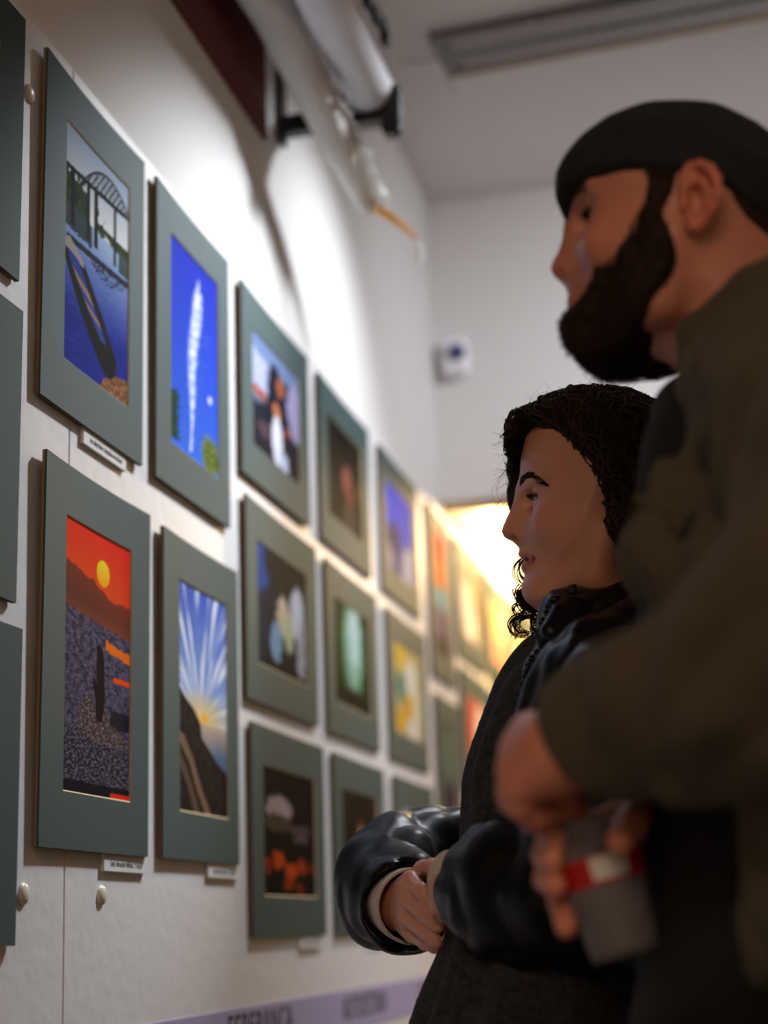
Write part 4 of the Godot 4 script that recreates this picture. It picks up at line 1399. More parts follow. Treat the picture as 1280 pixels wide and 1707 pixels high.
func woman() -> void:
	var o := base("person", Vector3(0.572, 0, -1.683))
	tag(o, "woman with dark curly hair in black puffer jacket, hands folded, facing the wall", "person")
	# head: side outline without the nose, then nose, brows, lids, lips, chin, neck
	var skull := Loft.new([-88, 1580,  -86, 1600,  -80, 1622,  -68, 1640,  -50, 1652,  -25, 1658,  6, 1657,  37, 1647,  63, 1627,  79, 1597,  83, 1564,  76, 1534,  63, 1507,  47, 1486,  39, 1468,  39, 1437,  41, 1407,  45, 1376,  -27, 1381,  -32, 1418,  -41, 1441,  -55, 1448,  -68, 1449,  -77, 1452,  -83, 1457,  -85, 1464,  -84, 1474,  -87, 1483,  -89, 1494,  -91, 1507,  -92, 1514,  -89, 1529,  -87, 1548,  -89, 1562],
		[[1.6642, 0.066, 0.07, 2.0], [1.6413, 0.073, 0.082, 2.0], [1.6024, 0.076, 0.088, 1.85], [1.5767, 0.075, 0.088, 1.75], [1.5575, 0.073, 0.086, 1.6], [1.5258, 0.070, 0.080, 1.55], [1.4943, 0.061, 0.070, 1.5], [1.4631, 0.053, 0.056, 1.6], [1.4445, 0.050, 0.050, 1.9], [1.4137, 0.053, 0.050, 2.0], [1.3832, 0.07, 0.05, 2.0]], 0.012, 0.003)
	var h := Field.new()
	h.add(skull)
	var smooth_face := Field.new()
	smooth_face.add(skull)
	h.add(Loft.new([-88, 1569,  -92, 1559,  -97, 1552,  -103, 1543,  -108, 1533,  -110, 1528,  -110, 1524,  -107, 1520,  -103, 1518,  -99, 1517,  -94, 1515,  -83, 1513,  -75, 1528,  -78, 1547,  -83, 1567], [[1.5671, 0.0075, 0.012], [1.548, 0.0085, 0.012], [1.5309, 0.0115, 0.0115], [1.5208, 0.0150, 0.012], [1.5113, 0.013, 0.010]], 0.014, 0.002))
	both(h, Ell.new(Vector3(-0.0831, 1.5201, 0.012), Vector3(0.0095, 0.0085, 0.0052), 0.006), Ell.new(flip(Vector3(-0.0831, 1.5201, 0.012)), Vector3(0.0095, 0.0085, 0.0052), 0.006))
	both(h, Ell.new(Vector3(-0.0931, 1.5159, 0.009), Vector3(0.0075, 0.0042, 0.0042), 0.002, Basis(Vector3.UP, 0.3)), Ell.new(flip(Vector3(-0.0931, 1.5159, 0.009)), Vector3(0.0075, 0.0042, 0.0042), 0.002, Basis(Vector3.UP, -0.3)), true)
	for s in [1.0, -1.0]:      # the crease behind the nostril
		var n0 := Vector3(-0.0805, 1.5289, 0.014)
		var n1 := Vector3(-0.0744, 1.5189, 0.017)
		var n2 := Vector3(-0.0789, 1.5109, 0.015)
		h.sub(Cap.new(Vector3(n0.x, n0.y, n0.z * s), Vector3(n1.x, n1.y, n1.z * s), 0.0010, 0.0022, 0.008))
		h.sub(Cap.new(Vector3(n1.x, n1.y, n1.z * s), Vector3(n2.x, n2.y, n2.z * s), 0.0022, 0.0010, 0.008))
	var eye := Vector3(-0.0584, 1.5514, 0.031)
	for s in [1.0, -1.0]:
		var e := Vector3(eye.x, eye.y, eye.z * s)
		h.sub(Ell.new(e + Vector3(-0.014, -0.001, -0.002 * s), Vector3(0.015, 0.0125, 0.0175), 0.014))
		h.add(Ell.new(e + Vector3(-0.0085, 0.0155, -0.004 * s), Vector3(0.0095, 0.0055, 0.021), 0.010, Basis(Vector3.UP, 0.35 * s)))
		h.add(lid(e, 0.0136, Vector3(0.32, 0.95, 0), 0.0006))
		h.add(lid(e, 0.0128, Vector3(0.10, -0.99, 0), 0.0036))
	both(h, Ell.new(Vector3(-0.0376, 1.5216, 0.046), Vector3(0.026, 0.018, 0.009), 0.03), Ell.new(flip(Vector3(-0.0376, 1.5216, 0.046)), Vector3(0.026, 0.018, 0.009), 0.03))
	h.add(Ell.new(Vector3(-0.0769, 1.4617, 0), Vector3(0.0125, 0.012, 0.019), 0.02))
	for s in [1.0, -1.0]:
		var a := Vector3(-0.0681, 1.4522, 0.024)
		var b := Vector3(-0.0164, 1.4627, 0.05)
		var c := Vector3(0.0049, 1.5013, 0.06)
		h.add(Cap.new(Vector3(a.x, a.y, a.z * s), Vector3(b.x, b.y, (b.z - 0.005) * s), 0.007, 0.005, 0.026))
		h.add(Cap.new(Vector3(b.x, b.y, (b.z - 0.005) * s), Vector3(c.x, c.y, (c.z - 0.004) * s), 0.004, 0.002, 0.03))
		var ear := Vector3(0.0231, 1.5212, 0.072)
		h.add(Ell.new(Vector3(ear.x, ear.y, ear.z * s), Vector3(0.014, 0.027, 0.008), 0.006))
	var lip_u := Vector3(-0.0905, 1.5018, 0)
	var lip_m := Vector3(-0.0848, 1.4977, 0.013)
	var lip_c := Vector3(-0.0709, 1.4904, 0.023)
	var lip_l := Vector3(-0.086, 1.4869, 0)
	var lip_n := Vector3(-0.0806, 1.4866, 0.012)
	lip_m = onto(h, lip_m, 0.0008)
	lip_c = onto(h, lip_c, 0.0)
	lip_n = onto(h, lip_n, 0.0006)
	for s in [1.0, -1.0]:
		var m := Vector3(lip_m.x, lip_m.y, lip_m.z * s)
		var c := Vector3(lip_c.x, lip_c.y, lip_c.z * s)
		var n := Vector3(lip_n.x, lip_n.y, lip_n.z * s)
		h.add(Cap.new(lip_u, m, 0.0036, 0.0044, 0.002))
		h.add(Cap.new(m, c, 0.0044, 0.0022, 0.002))
		h.add(Cap.new(lip_l, n, 0.0056, 0.0052, 0.0025))
		h.add(Cap.new(n, c, 0.0052, 0.0020, 0.002))
	for s in [1.0, -1.0]:
		var c := Vector3(lip_c.x, lip_c.y, lip_c.z * s)
		h.sub(Cap.new(Vector3(-0.093, 1.4951, 0) + Vector3(0, 0, 0.004 * s), onto(smooth_face, Vector3(-0.0802, 1.4926, 0.013), 0.002) * Vector3(1, 1, s), 0.0022, 0.0020, 0.0015))
		h.sub(Cap.new(onto(smooth_face, Vector3(-0.0802, 1.4926, 0.013), 0.002) * Vector3(1, 1, s), c, 0.0020, 0.0012, 0.0015))
	var slit_a := Vector3(-0.093, 1.4951, 0)
	var slit_b := onto(smooth_face, Vector3(-0.0802, 1.4926, 0.013), 0.001)
	var skin := Color(0.62, 0.295, 0.19)
	var lip := Color(0.50, 0.15, 0.13)
	var tint := func(p: Vector3) -> Color:
		var q := Vector3(p.x, p.y, absf(p.z))
		var c := skin
		var red := clampf(1.0 - (q - Vector3(-0.0482, 1.518, 0.055)).length() / 0.034, 0.0, 1.0)
		c = c.lerp(Color(0.66, 0.27, 0.19), red * 0.8)
		red = clampf(1.0 - (q - Vector3(-0.1063, 1.5273, 0)).length() / 0.022, 0.0, 1.0)
		c = c.lerp(Color(0.66, 0.25, 0.17), red * 0.7)
		var d := minf(minf(seg(q, lip_u, lip_m) - 0.0042, seg(q, lip_m, lip_c) - 0.0036), minf(seg(q, lip_l, lip_n) - 0.0050, seg(q, lip_n, lip_c) - 0.0036))
		c = c.lerp(lip, 1.0 - smoothstep(-0.0004, 0.0010, d))
		d = minf(seg(q, slit_a, slit_b), seg(q, slit_b, lip_c))
		return c.lerp(Color(0.05, 0.018, 0.016), 1.0 - smoothstep(0.0012, 0.0024, d))
	var body := Bag.new()
	var hb := span(h)
	h.net(body, hb.position, hb.end, 0.0026, tint)
	# the rest of the body under the clothes
	var f := Field.new()
	f.add(Ell.new(Vector3(-0.02, 1.22, 0), Vector3(0.085, 0.19, 0.125), 0.04))
	f.add(Ell.new(Vector3(-0.01, 0.93, 0), Vector3(0.10, 0.12, 0.145), 0.05))
	f.chain([Vector3(-0.02, 1.30, 0), Vector3(0.0, 1.42, 0)], [0.06, 0.046], 0.03)
	for s in [1.0, -1.0]:
		f.chain([Vector3(-0.01, 1.335, 0.06 * s), Vector3(0.0, 1.33, 0.14 * s)], [0.05, 0.042], 0.03)
		f.chain([Vector3(-0.01, 0.90, 0.075 * s), Vector3(-0.02, 0.50, 0.08 * s), Vector3(0.01, 0.09, 0.085 * s)], [0.075, 0.05, 0.034], 0.03)
		f.chain([Vector3(0.01, 0.07, 0.085 * s), Vector3(-0.13, 0.045, 0.095 * s)], [0.034, 0.028], 0.02)
	f.chain([Vector3(0.0, 1.33, 0.15), Vector3(0.05, 1.15, 0.195), Vector3(-0.1515, 1.1673, 0.095)], [0.036, 0.030, 0.022], 0.02)
	f.chain([Vector3(0.0, 1.33, -0.15), Vector3(-0.03, 1.21, -0.248), Vector3(-0.1907, 1.208, -0.25), Vector3(-0.2323, 1.2099, -0.213), Vector3(-0.262, 1.1939, -0.162), Vector3(-0.2637, 1.1715, -0.117), Vector3(-0.2458, 1.1579, -0.068)], [0.036, 0.030, 0.028, 0.027, 0.026, 0.025, 0.023], 0.02)
	flesh(f, body, 0.012, func(_p: Vector3) -> Color: return skin)
	# her right hand, coming out of the far sleeve towards the near one; her left one stays inside its sleeve
	var g := Field.new()
	g.chain([Vector3(-0.2653, 1.1613, -0.09), Vector3(-0.2421, 1.1552, -0.045)], [0.024, 0.023], 0.012)
	g.chain([Vector3(-0.2431, 1.1636, -0.045), Vector3(-0.2179, 1.1777, 0.012)], [0.015, 0.0098], 0.010)
	g.chain([Vector3(-0.2434, 1.1564, -0.045), Vector3(-0.2217, 1.1592, 0.015)], [0.016, 0.0100], 0.010)
	g.chain([Vector3(-0.2436, 1.1498, -0.045), Vector3(-0.2224, 1.1408, 0.012)], [0.015, 0.0096], 0.010)
	g.chain([Vector3(-0.2425, 1.1444, -0.045), Vector3(-0.2196, 1.1251, 0.005)], [0.013, 0.0086], 0.010)
	finger(g, [Vector3(-0.2179, 1.1777, 0.012), Vector3(-0.202, 1.1657, 0.036), Vector3(-0.1937, 1.1579, 0.046), Vector3(-0.1888, 1.1526, 0.051)], 0.0086, 0.0066)
	finger(g, [Vector3(-0.2217, 1.1592, 0.015), Vector3(-0.2002, 1.1451, 0.04), Vector3(-0.1893, 1.1369, 0.052), Vector3(-0.1827, 1.1316, 0.057)], 0.0086, 0.0066)
	finger(g, [Vector3(-0.2224, 1.1408, 0.012), Vector3(-0.2021, 1.1293, 0.037), Vector3(-0.1919, 1.1218, 0.048), Vector3(-0.1853, 1.1172, 0.053)], 0.0083, 0.0064)
	finger(g, [Vector3(-0.2196, 1.1251, 0.005), Vector3(-0.2024, 1.1168, 0.026), Vector3(-0.1919, 1.1132, 0.035), Vector3(-0.1839, 1.1119, 0.04)], 0.0072, 0.0055)
	finger(g, [Vector3(-0.2371, 1.1718, -0.042), Vector3(-0.2082, 1.1877, -0.008), Vector3(-0.1952, 1.189, 0.014), Vector3(-0.1878, 1.1848, 0.028)], 0.0105, 0.0075)
	var hand := Color(0.62, 0.31, 0.22)
	var gt := func(p: Vector3) -> Color:
		return hand.lerp(Color(0.54, 0.20, 0.14), clampf(grain.get_noise_3dv(p * 22.0) * 0.6 + 0.15, 0.0, 0.5))
	flesh(g, body, 0.0026, gt)
	var lh := Field.new()
	lh.chain([Vector3(-0.1401, 1.1658, 0.095), Vector3(-0.1627, 1.1679, 0.09)], [0.022, 0.022], 0.01)
	for k in 4:
		finger(lh, [Vector3(-0.1627, 1.1679, 0.09) + Vector3(-0.004, 0.018 - 0.012 * k, 0), Vector3(-0.1718, 1.1683, 0.084) + Vector3(-0.006, 0.018 - 0.012 * k, -0.004), Vector3(-0.1718, 1.1683, 0.084) + Vector3(0.004, 0.016 - 0.012 * k, -0.018)], 0.0085, 0.007)
	finger(lh, [Vector3(-0.162, 1.1724, 0.08), Vector3(-0.1729, 1.1777, 0.064), Vector3(-0.1797, 1.1816, 0.052)], 0.0105, 0.0085)
	flesh(lh, body, 0.003, func(_p: Vector3) -> Color: return hand)
	var bo := shape("body", body, M.skin_woman, o)
	for e: Array in [[Vector3(-0.1907, 1.1549, 0.05), 0], [Vector3(-0.1845, 1.1339, 0.056), 1], [Vector3(-0.1871, 1.1195, 0.052), 2]]:
		var nb := Bag.new()
		var at := onto(g, e[0] + Vector3(-0.001, 0.003, 0.006), 0.0002)
		var n := g.slope(at)
		var along := Vector3(0.5, -0.6, 0.4)
		along = (along - n * along.dot(n)).normalized()
		nb.lathe([[0.0, 0.0009], [0.5, 0.0007], [0.85, 0.0003], [1.0, -0.0003]], 14, Transform3D(Basis(along * 0.0050, n, along.cross(n) * 0.0039), at))
		var nl := shape("fingernail", nb, paint(Color(0.80, 0.60, 0.53), 0.25), bo)
	for s in [1.0, -1.0]:
		eye_ball("eye", Vector3(eye.x, eye.y, eye.z * s), 0.0120, Vector3(-1, -0.10, 0.40 * s), Color(0.05, 0.028, 0.015), bo)
	# brows and lashes
	for s in [1.0, -1.0]:
		var brow := Bag.new()
		var line := [Vector3(-0.0814, 1.5729, 0.012), Vector3(-0.0772, 1.5736, 0.02), Vector3(-0.0704, 1.5751, 0.028), Vector3(-0.0627, 1.572, 0.036), Vector3(-0.0554, 1.5657, 0.043), Vector3(-0.0516, 1.5621, 0.046)]
		for k in 300:
			var t := pow(rng.randf(), 0.9) * 4.99
			var i := int(t)
			var p: Vector3 = line[i].lerp(line[i + 1], t - i)
			p.z *= s
			p = onto(smooth_face, p + Vector3(0, rng.randf_range(-1, 1) * lerpf(0.0044, 0.0012, t / 5.0), 0))
			if h.at(p) < 0.0: p = onto(h, p, 0.0004)
			var n := h.slope(p)
			var go: Vector3 = line[i + 1] - line[i]
			go = Vector3(go.x, go.y * 0.5 + 0.002 * (1.0 - t / 3.0), go.z * s).normalized()
			brow.tube(PackedVector3Array([p, p + go * 0.004 + n * 0.0006, p + go * 0.0070 + n * 0.0004]), PackedFloat32Array([0.00024, 0.0002, 0.0001]), 3, false)
		shape("eyebrow", brow, M.beard, o)
		var lash := Bag.new()
		for k in 34:
			var t := k / 33.0
			var g0 := lerpf(-0.75, 0.95, t)
			var root := Vector3(eye.x, eye.y, eye.z * s) + Vector3(-cos(g0) * 0.0132, 0.0012 + 0.0018 * sin(t * PI), sin(g0) * 0.0132 * s)
			var out := Vector3(-cos(g0), -0.10, sin(g0) * s).normalized()
			lash.tube(PackedVector3Array([root, root + out * 0.004 + Vector3(0, -0.0006, 0), root + out * 0.0075 + Vector3(0, 0.0008, 0)]), PackedFloat32Array([0.00022, 0.00017, 0.00008]), 3, false)
		shape("eyelashes", lash, M.hair, o)
	woman_hair(o, h)
	woman_clothes(o)


func seg(p: Vector3, a: Vector3, b: Vector3) -> float:
	var ab := b - a
	return (p - a - ab * clampf((p - a).dot(ab) / ab.length_squared(), 0.0, 1.0)).length()


func woman_hair(o: Node3D, head: Field) -> void:
	var f := Field.new()
	f.add(Loft.new([-95, 1632,  -90, 1642,  -80, 1648,  -69, 1651,  -56, 1658,  -46, 1662,  -27, 1667,  -9, 1666,  9, 1664,  25, 1660,  39, 1655,  66, 1637,  89, 1605,  99, 1563,  100, 1513,  93, 1464,  84, 1422,  66, 1390,  49, 1385,  35, 1425,  24, 1454,  18, 1468,  7, 1487,  -4, 1499,  -7, 1510,  -4, 1526,  -8, 1547,  -17, 1565,  -33, 1583,  -41, 1599,  -49, 1612,  -64, 1621,  -75, 1626,  -83, 1619,  -89, 1612,  -95, 1607],
		[[1.6708, 0.070, 0.060], [1.6478, 0.084, 0.060], [1.6024, 0.092, 0.050], [1.5575, 0.094, 0.045], [1.5132, 0.092, 0.045], [1.4756, 0.094, 0.05], [1.3984, 0.10, 0.06]], 0.012, 0.004))
	# the far side: hair falling beside the far cheek down past the chin
	f.chain([Vector3(-0.0861, 1.6467, -0.036), Vector3(-0.0927, 1.6352, -0.05), Vector3(-0.0963, 1.6089, -0.056), Vector3(-0.1006, 1.583, -0.058), Vector3(-0.1036, 1.5633, -0.058)], [0.011, 0.011, 0.010, 0.0075, 0.004], 0.012)
	f.chain([Vector3(-0.0711, 1.6248, -0.074), Vector3(-0.0723, 1.5787, -0.078), Vector3(-0.0685, 1.5316, -0.078), Vector3(-0.0627, 1.4908, -0.074), Vector3(-0.0694, 1.4512, -0.068)], [0.018, 0.020, 0.020, 0.018, 0.010], 0.02)
	f.chain([Vector3(-0.0359, 1.623, -0.08), Vector3(-0.0305, 1.5634, -0.086), Vector3(-0.0277, 1.5031, -0.084), Vector3(-0.0313, 1.4372, -0.078)], [0.024, 0.026, 0.026, 0.018], 0.02)
	f.lift = 0.005
	f.bump = func(p: Vector3) -> float:
		return wave.get_noise_3d(p.x * 26.0 + p.y * 12.0, p.y * 20.0, p.z * 26.0) * 0.0028 + grain.get_noise_3d(p.x * 70.0, p.y * 26.0, p.z * 70.0) * 0.0026
	var b := Bag.new()
	flesh(f, b, 0.0036)
	var roots := b.v.duplicate()
	f.lift = 0.0
	f.bump = func(_p: Vector3) -> float: return 0.0
	var want := func(p: Vector3) -> bool: return p.z > -0.05 and p.y > 1.42
	strands(b, f, roots, 1300, 13, 0.0060, Vector3(0.30, -1.0, 0.15), 0.0040, 1.05, 0.00072, 0.0030, want)
	strands(b, f, roots, 420, 14, 0.0058, Vector3(0.30, -1.0, 0.10), 0.0060, 0.85, 0.0019, 0.0045, want, 5)
	strands(b, f, roots, 500, 10, 0.006, Vector3(0.8, -0.5, 0.1), 0.003, 0.8, 0.0005, 0.005, want)
	# loose hairs standing off the crown and the brow
	for k in 240:
		var t := rng.randf()
		var line := [Vector3(-0.1053, 1.5948, -0.05), Vector3(-0.0974, 1.6298, -0.01), Vector3(-0.079, 1.6475, 0), Vector3(-0.0459, 1.6625, 0), Vector3(-0.0086, 1.6658, 0), Vector3(0.0375, 1.6564, 0)]
		var i := int(t * 4.99)
		var p: Vector3 = line[i].lerp(line[i + 1], t * 4.99 - i) + Vector3(0.004, -0.004, rng.randf_range(-0.03, 0.03))
		var go := Vector3(rng.randf_range(-0.8, 0.9), rng.randf_range(0.1, 0.9), rng.randf_range(-0.5, 0.5)) if i > 1 else Vector3(rng.randf_range(-0.8, -0.1), rng.randf_range(-0.7, 0.4), rng.randf_range(-0.3, 0.5))
		var bendy := Vector3(rng.randf_range(-1, 1), rng.randf_range(-1.2, 0.4), rng.randf_range(-1, 1)) * 0.4
		var pts := PackedVector3Array()
		for j in 7:
			pts.append(p)
			p += go.normalized() * rng.randf_range(0.003, 0.0055)
			go += bendy
		b.tube(pts, PackedFloat32Array([0.00020, 0.0002, 0.00018, 0.00016, 0.00014, 0.00012, 0.0001]), 3, false)
	# a few long ones in front of the far wall
	for k in 7:
		var y0 := rng.randf_range(0.0, 0.05)
		var p := Vector3(-0.1036, 1.616, -0.055) - Vector3(0, y0, 0)
		var pts := PackedVector3Array()
		for j in 12:
			pts.append(p + Vector3(-0.022 * sin(j / 11.0 * PI * rng.randf_range(0.9, 1.05)) * (0.5 + 0.14 * k), -0.0052 * j, 0))
		b.tube(pts, PackedFloat32Array([0.00022, 0.00022, 0.0002, 0.0002, 0.00018, 0.00018, 0.00016, 0.00015, 0.00014, 0.00013, 0.00012, 0.0001]), 3, false)
	# the curls hanging past the chin on the far side
	var curls := [
		[[Vector3(-0.0918, 1.5132, -0.06), Vector3(-0.0973, 1.493, -0.055), Vector3(-0.0983, 1.4727, -0.05), Vector3(-0.0933, 1.4559, -0.048)], 0.0105, 1.7, 6],
		[[Vector3(-0.0952, 1.4725, -0.05), Vector3(-0.0907, 1.4557, -0.048), Vector3(-0.0939, 1.4396, -0.046), Vector3(-0.0999, 1.4289, -0.044)], 0.0125, 1.6, 16],
		[[Vector3(-0.0905, 1.4693, -0.052), Vector3(-0.0848, 1.4524, -0.05), Vector3(-0.0817, 1.4358, -0.048), Vector3(-0.0867, 1.4219, -0.046)], 0.010, 1.9, 16],
		[[Vector3(-0.1026, 1.4434, -0.046), Vector3(-0.1056, 1.4307, -0.045), Vector3(-0.1023, 1.4201, -0.044)], 0.010, 1.3, 7],
		[[Vector3(-0.1069, 1.4566, -0.046), Vector3(-0.1023, 1.4485, -0.046), Vector3(-0.0976, 1.4405, -0.046)], 0.006, 1.2, 4],
		[[Vector3(-0.0761, 1.4595, -0.04), Vector3(-0.0722, 1.4461, -0.038), Vector3(-0.0754, 1.4302, -0.036), Vector3(-0.0826, 1.4149, -0.036)], 0.009, 2.0, 16],
	]
	for c: Array in curls:
		for s: int in c[3]:
			var pts := PackedVector3Array()
			var rad := PackedFloat32Array()
			var ph := rng.randf_range(-0.5, 0.5) + s * 0.18
			var size: float = c[1] * rng.randf_range(0.45, 1.15)
			for j in 44:
				var t := j / 43.0
				var line: Array = c[0]
				var u := t * (line.size() - 1.001)
				var i := int(u)
				var p: Vector3 = line[i].lerp(line[i + 1], u - i)
				var g: float = ph + t * TAU * c[2]
				pts.append(p + Vector3(cos(g) * size, sin(g) * size * 0.45, sin(g) * size))
				rad.append(0.00085 * (1.0 - t * 0.6))
			b.tube(pts, rad, 4, false)
	tag(shape("hair", b, M.hair, o), "dark curly hair falling to the shoulders")


func wrinkles(p: Vector3, along: float, size: float, deep: float) -> float:
	var a := wave.get_noise_3d(p.x * size, p.y * size * along, p.z * size)
	return (absf(a) - 0.3) * deep


func woman_clothes(o: Node3D) -> void:
	# the long dark dress, pleated below the waist
	var d := Field.new()
	d.add(Loft.new([-73, 1420,  -88, 1407,  -104, 1389,  -120, 1365,  -135, 1336,  -149, 1307,  -159, 1277,  -163, 1248,  -166, 1215,  -169, 1174,  -177, 1134,  -186, 1114,  -198, 1088,  -209, 1062,  -217, 1040,  -233, 988,  -258, 879,  -280, 746,  50, 751,  54, 878,  57, 984,  63, 1092,  66, 1205,  73, 1321,  54, 1387,  20, 1408,  -39, 1425],
		[[1.426, 0.055, 0.05], [1.3954, 0.10, 0.08], [1.3589, 0.15, 0.11], [1.2693, 0.155, 0.12], [1.1647, 0.150, 0.12], [1.0966, 0.165, 0.13], [0.9859, 0.19, 0.15], [0.749, 0.25, 0.2]], 0.02, 0.006))
	d.lift = 0.009
	d.bump = func(p: Vector3) -> float:
		var low := smoothstep(1.22, 1.04, p.y)
		var ang := atan2(p.z, -p.x + 0.04)
		var pleat := sin(ang * 21.0 + wave.get_noise_1d(p.y * 3.0) * 2.0) * 0.0075 * low
		var up := wave.get_noise_3d(p.x * 9.0, p.y * 4.0, p.z * 22.0) * 0.0075 * (1.0 - low)
		return pleat + up
	tag(cloth("dress", d, 0.0065, M.dress, o), "long dark patterned dress with pleats")
	var t0 := Field.new()
	for s in [1.0, -1.0]:
		t0.chain([Vector3(0.02, 0.30, 0.085 * s), Vector3(0.015, 0.06, 0.088 * s)], [0.052, 0.046], 0.02)
		t0.chain([Vector3(0.03, 0.048, 0.088 * s), Vector3(-0.07, 0.042, 0.094 * s), Vector3(-0.155, 0.034, 0.098 * s)], [0.046, 0.042, 0.032], 0.03)
		t0.sub(Ell.new(Vector3(-0.05, -0.195, 0.09 * s), Vector3(0.6, 0.2, 0.3), 0.005))
	cloth("boots", t0, 0.008, M.shoe, o)
	# the puffer jacket: trunk with standing collar, sleeves, zip
	var j := Field.new()
	j.add(Loft.new([-34, 1451,  -52, 1449,  -63, 1439,  -70, 1423,  -77, 1400,  -84, 1376,  -92, 1353,  -99, 1326,  -107, 1292,  -112, 1253,  -116, 1209,  -116, 1165,  -111, 1121,  69, 1115,  85, 1202,  91, 1315,  82, 1380,  65, 1428,  56, 1462,  41, 1456,  24, 1455,  10, 1451,  -4, 1444,  -14, 1443,  -23, 1446],
		[[1.4787, 0.078, 0.030, 2.8], [1.4507, 0.088, 0.034, 2.8], [1.4199, 0.11, 0.045, 2.6], [1.3954, 0.150, 0.06, 2.4], [1.365, 0.180, 0.08, 2.4], [1.2693, 0.185, 0.09, 2.4], [1.1192, 0.18, 0.09, 2.4]], 0.02, 0.005))
	# the hollow that the neck and the dress fill
	j.sub(Loft.new([-17, 1491,  -37, 1459,  -47, 1444,  -46, 1413,  32, 1407,  40, 1437,  42, 1486], [[1.4943, 0.066, 0.04], [1.4383, 0.060, 0.04], [1.4137, 0.05, 0.03]], 0.008, 0.005))
	j.lift = 0.012
	var baffle := func(p: Vector3) -> float:
		var ph := (p.y - 0.25 * p.x) / 0.098 + 0.35 * wave.get_noise_3d(p.x * 6.0, p.y * 2.0, p.z * 6.0)
		var b := pow(absf(cos(ph * PI)), 0.5)
		return 0.005 - 0.0095 * b + wave.get_noise_3d(p.x * 30.0, p.y * 16.0, p.z * 34.0) * 0.0026 + grain.get_noise_3dv(p * 16.0) * 0.002
	j.bump = baffle
	var jo := tag(cloth("puffer_jacket", j, 0.0045, M.puffer, o), "glossy black quilted jacket with standing collar")
	# the zip, laid on the jacket's front edge
	var zl := [Vector3(-0.0335, 1.4527, 0.062), Vector3(-0.0349, 1.4367, 0.068), Vector3(-0.0392, 1.4145, 0.078), Vector3(-0.0435, 1.3921, 0.092), Vector3(-0.0479, 1.3702, 0.105), Vector3(-0.0535, 1.3432, 0.118), Vector3(-0.0612, 1.3149, 0.124)]
	var zb := Bag.new()
	var zt := PackedVector3Array()
	for k in 61:
		var u := k / 60.0 * 5.999
		var i := int(u)
		var p := onto(j, zl[i].lerp(zl[i + 1], u - i), -0.0008)
		zt.append(p)
		var n := j.slope(p)
		zb.box(p + n * 0.0018 + Vector3(-0.001 if k % 2 else 0.001, 0, 0), Vector3(0.0052, 0.0021, 0.0036), 0.0006, Basis(Quaternion(Vector3.BACK, n)))
	zb.tube(zt, PackedFloat32Array([0.0034]), 6, true, 0.5)
	tag(shape("zipper", zb, M.zip, jo), "black zip running up to the collar")
	# near sleeve
	var s := Field.new()
	s.chain([Vector3(0.015, 1.325, 0.165), Vector3(0.055, 1.21, 0.195), Vector3(0.05, 1.145, 0.195)], [0.062, 0.060, 0.060], 0.03)
	s.chain([Vector3(0.05, 1.145, 0.195), Vector3(-0.0373, 1.1571, 0.165), Vector3(-0.0884, 1.161, 0.134), Vector3(-0.1118, 1.165, 0.11)], [0.064, 0.062, 0.062, 0.056], 0.03)
	s.chain([Vector3(-0.1118, 1.165, 0.11), Vector3(-0.134, 1.1688, 0.097)], [0.056, 0.032], 0.02)
	s.sub(Cap.new(Vector3(-0.1983, 1.1788, 0.06), Vector3(-0.1436, 1.1692, 0.094), 0.030, 0.022, 0.008))
	s.lift = 0.008
	s.bump = func(p: Vector3) -> float:
		return (absf(wave.get_noise_3d(p.x * 11.0 + p.y * 6.0, p.y * 7.0 - p.x * 8.0, p.z * 7.0)) - 0.25) * -0.008 + grain.get_noise_3dv(p * 12.0) * 0.003
	cloth("sleeve", s, 0.004, M.puffer, jo)
	# far sleeve, bent round to the front; the hand comes out of it towards the camera
	var r := Field.new()
	r.chain([Vector3(0.0, 1.325, -0.165), Vector3(-0.03, 1.21, -0.25), Vector3(-0.1907, 1.208, -0.25), Vector3(-0.2326, 1.2113, -0.215), Vector3(-0.2653, 1.1955, -0.165), Vector3(-0.267, 1.1729, -0.12), Vector3(-0.2407, 1.1564, -0.062)], [0.066, 0.062, 0.050, 0.048, 0.052, 0.055, 0.050], 0.03)
	r.sub(Cap.new(Vector3(-0.2323, 1.1542, -0.04), Vector3(-0.2004, 1.1509, 0.02), 0.042, 0.046, 0.006))
	r.sub(Cap.new(Vector3(-0.2556, 1.1603, -0.09), Vector3(-0.2323, 1.1542, -0.04), 0.036, 0.042, 0.006))
	r.lift = 0.008
	r.bump = func(p: Vector3) -> float:
		return (absf(wave.get_noise_3d(p.x * 12.0 + p.z * 9.0, p.y * 7.0, p.z * 11.0 - p.x * 7.0)) - 0.25) * -0.010 + grain.get_noise_3dv(p * 12.0) * 0.003
	cloth("sleeve", r, 0.004, M.puffer, jo)
	# knitted inner cuffs
	for e: Array in [[Vector3(-0.2462, 1.1567, -0.07), Vector3(-0.2215, 1.1525, -0.018), 0.0375, 0.0385], [Vector3(-0.1408, 1.1685, 0.097), Vector3(-0.1702, 1.1795, 0.078), 0.024, 0.025]]:
		var kb := Bag.new()
		var a: Vector3 = e[0]
		var b: Vector3 = e[1]
		var ax := (b - a).normalized()
		var bas := Basis(Quaternion(Vector3.UP, ax))
		var le := (b - a).length()
		kb.lathe([[e[2] - 0.001, 0.0], [e[2], le * 0.5], [e[3], le * 0.9], [e[3] - 0.0008, le], [e[3] - 0.003, le - 0.0008], [e[3] - 0.0035, le * 0.9], [e[2] - 0.004, 0.0]], 40, Transform3D(bas, a))
		tag(shape("knit_cuff", kb, M.knit, jo), "off white knitted cuff")


# ---------------------------------------------------------------- the man

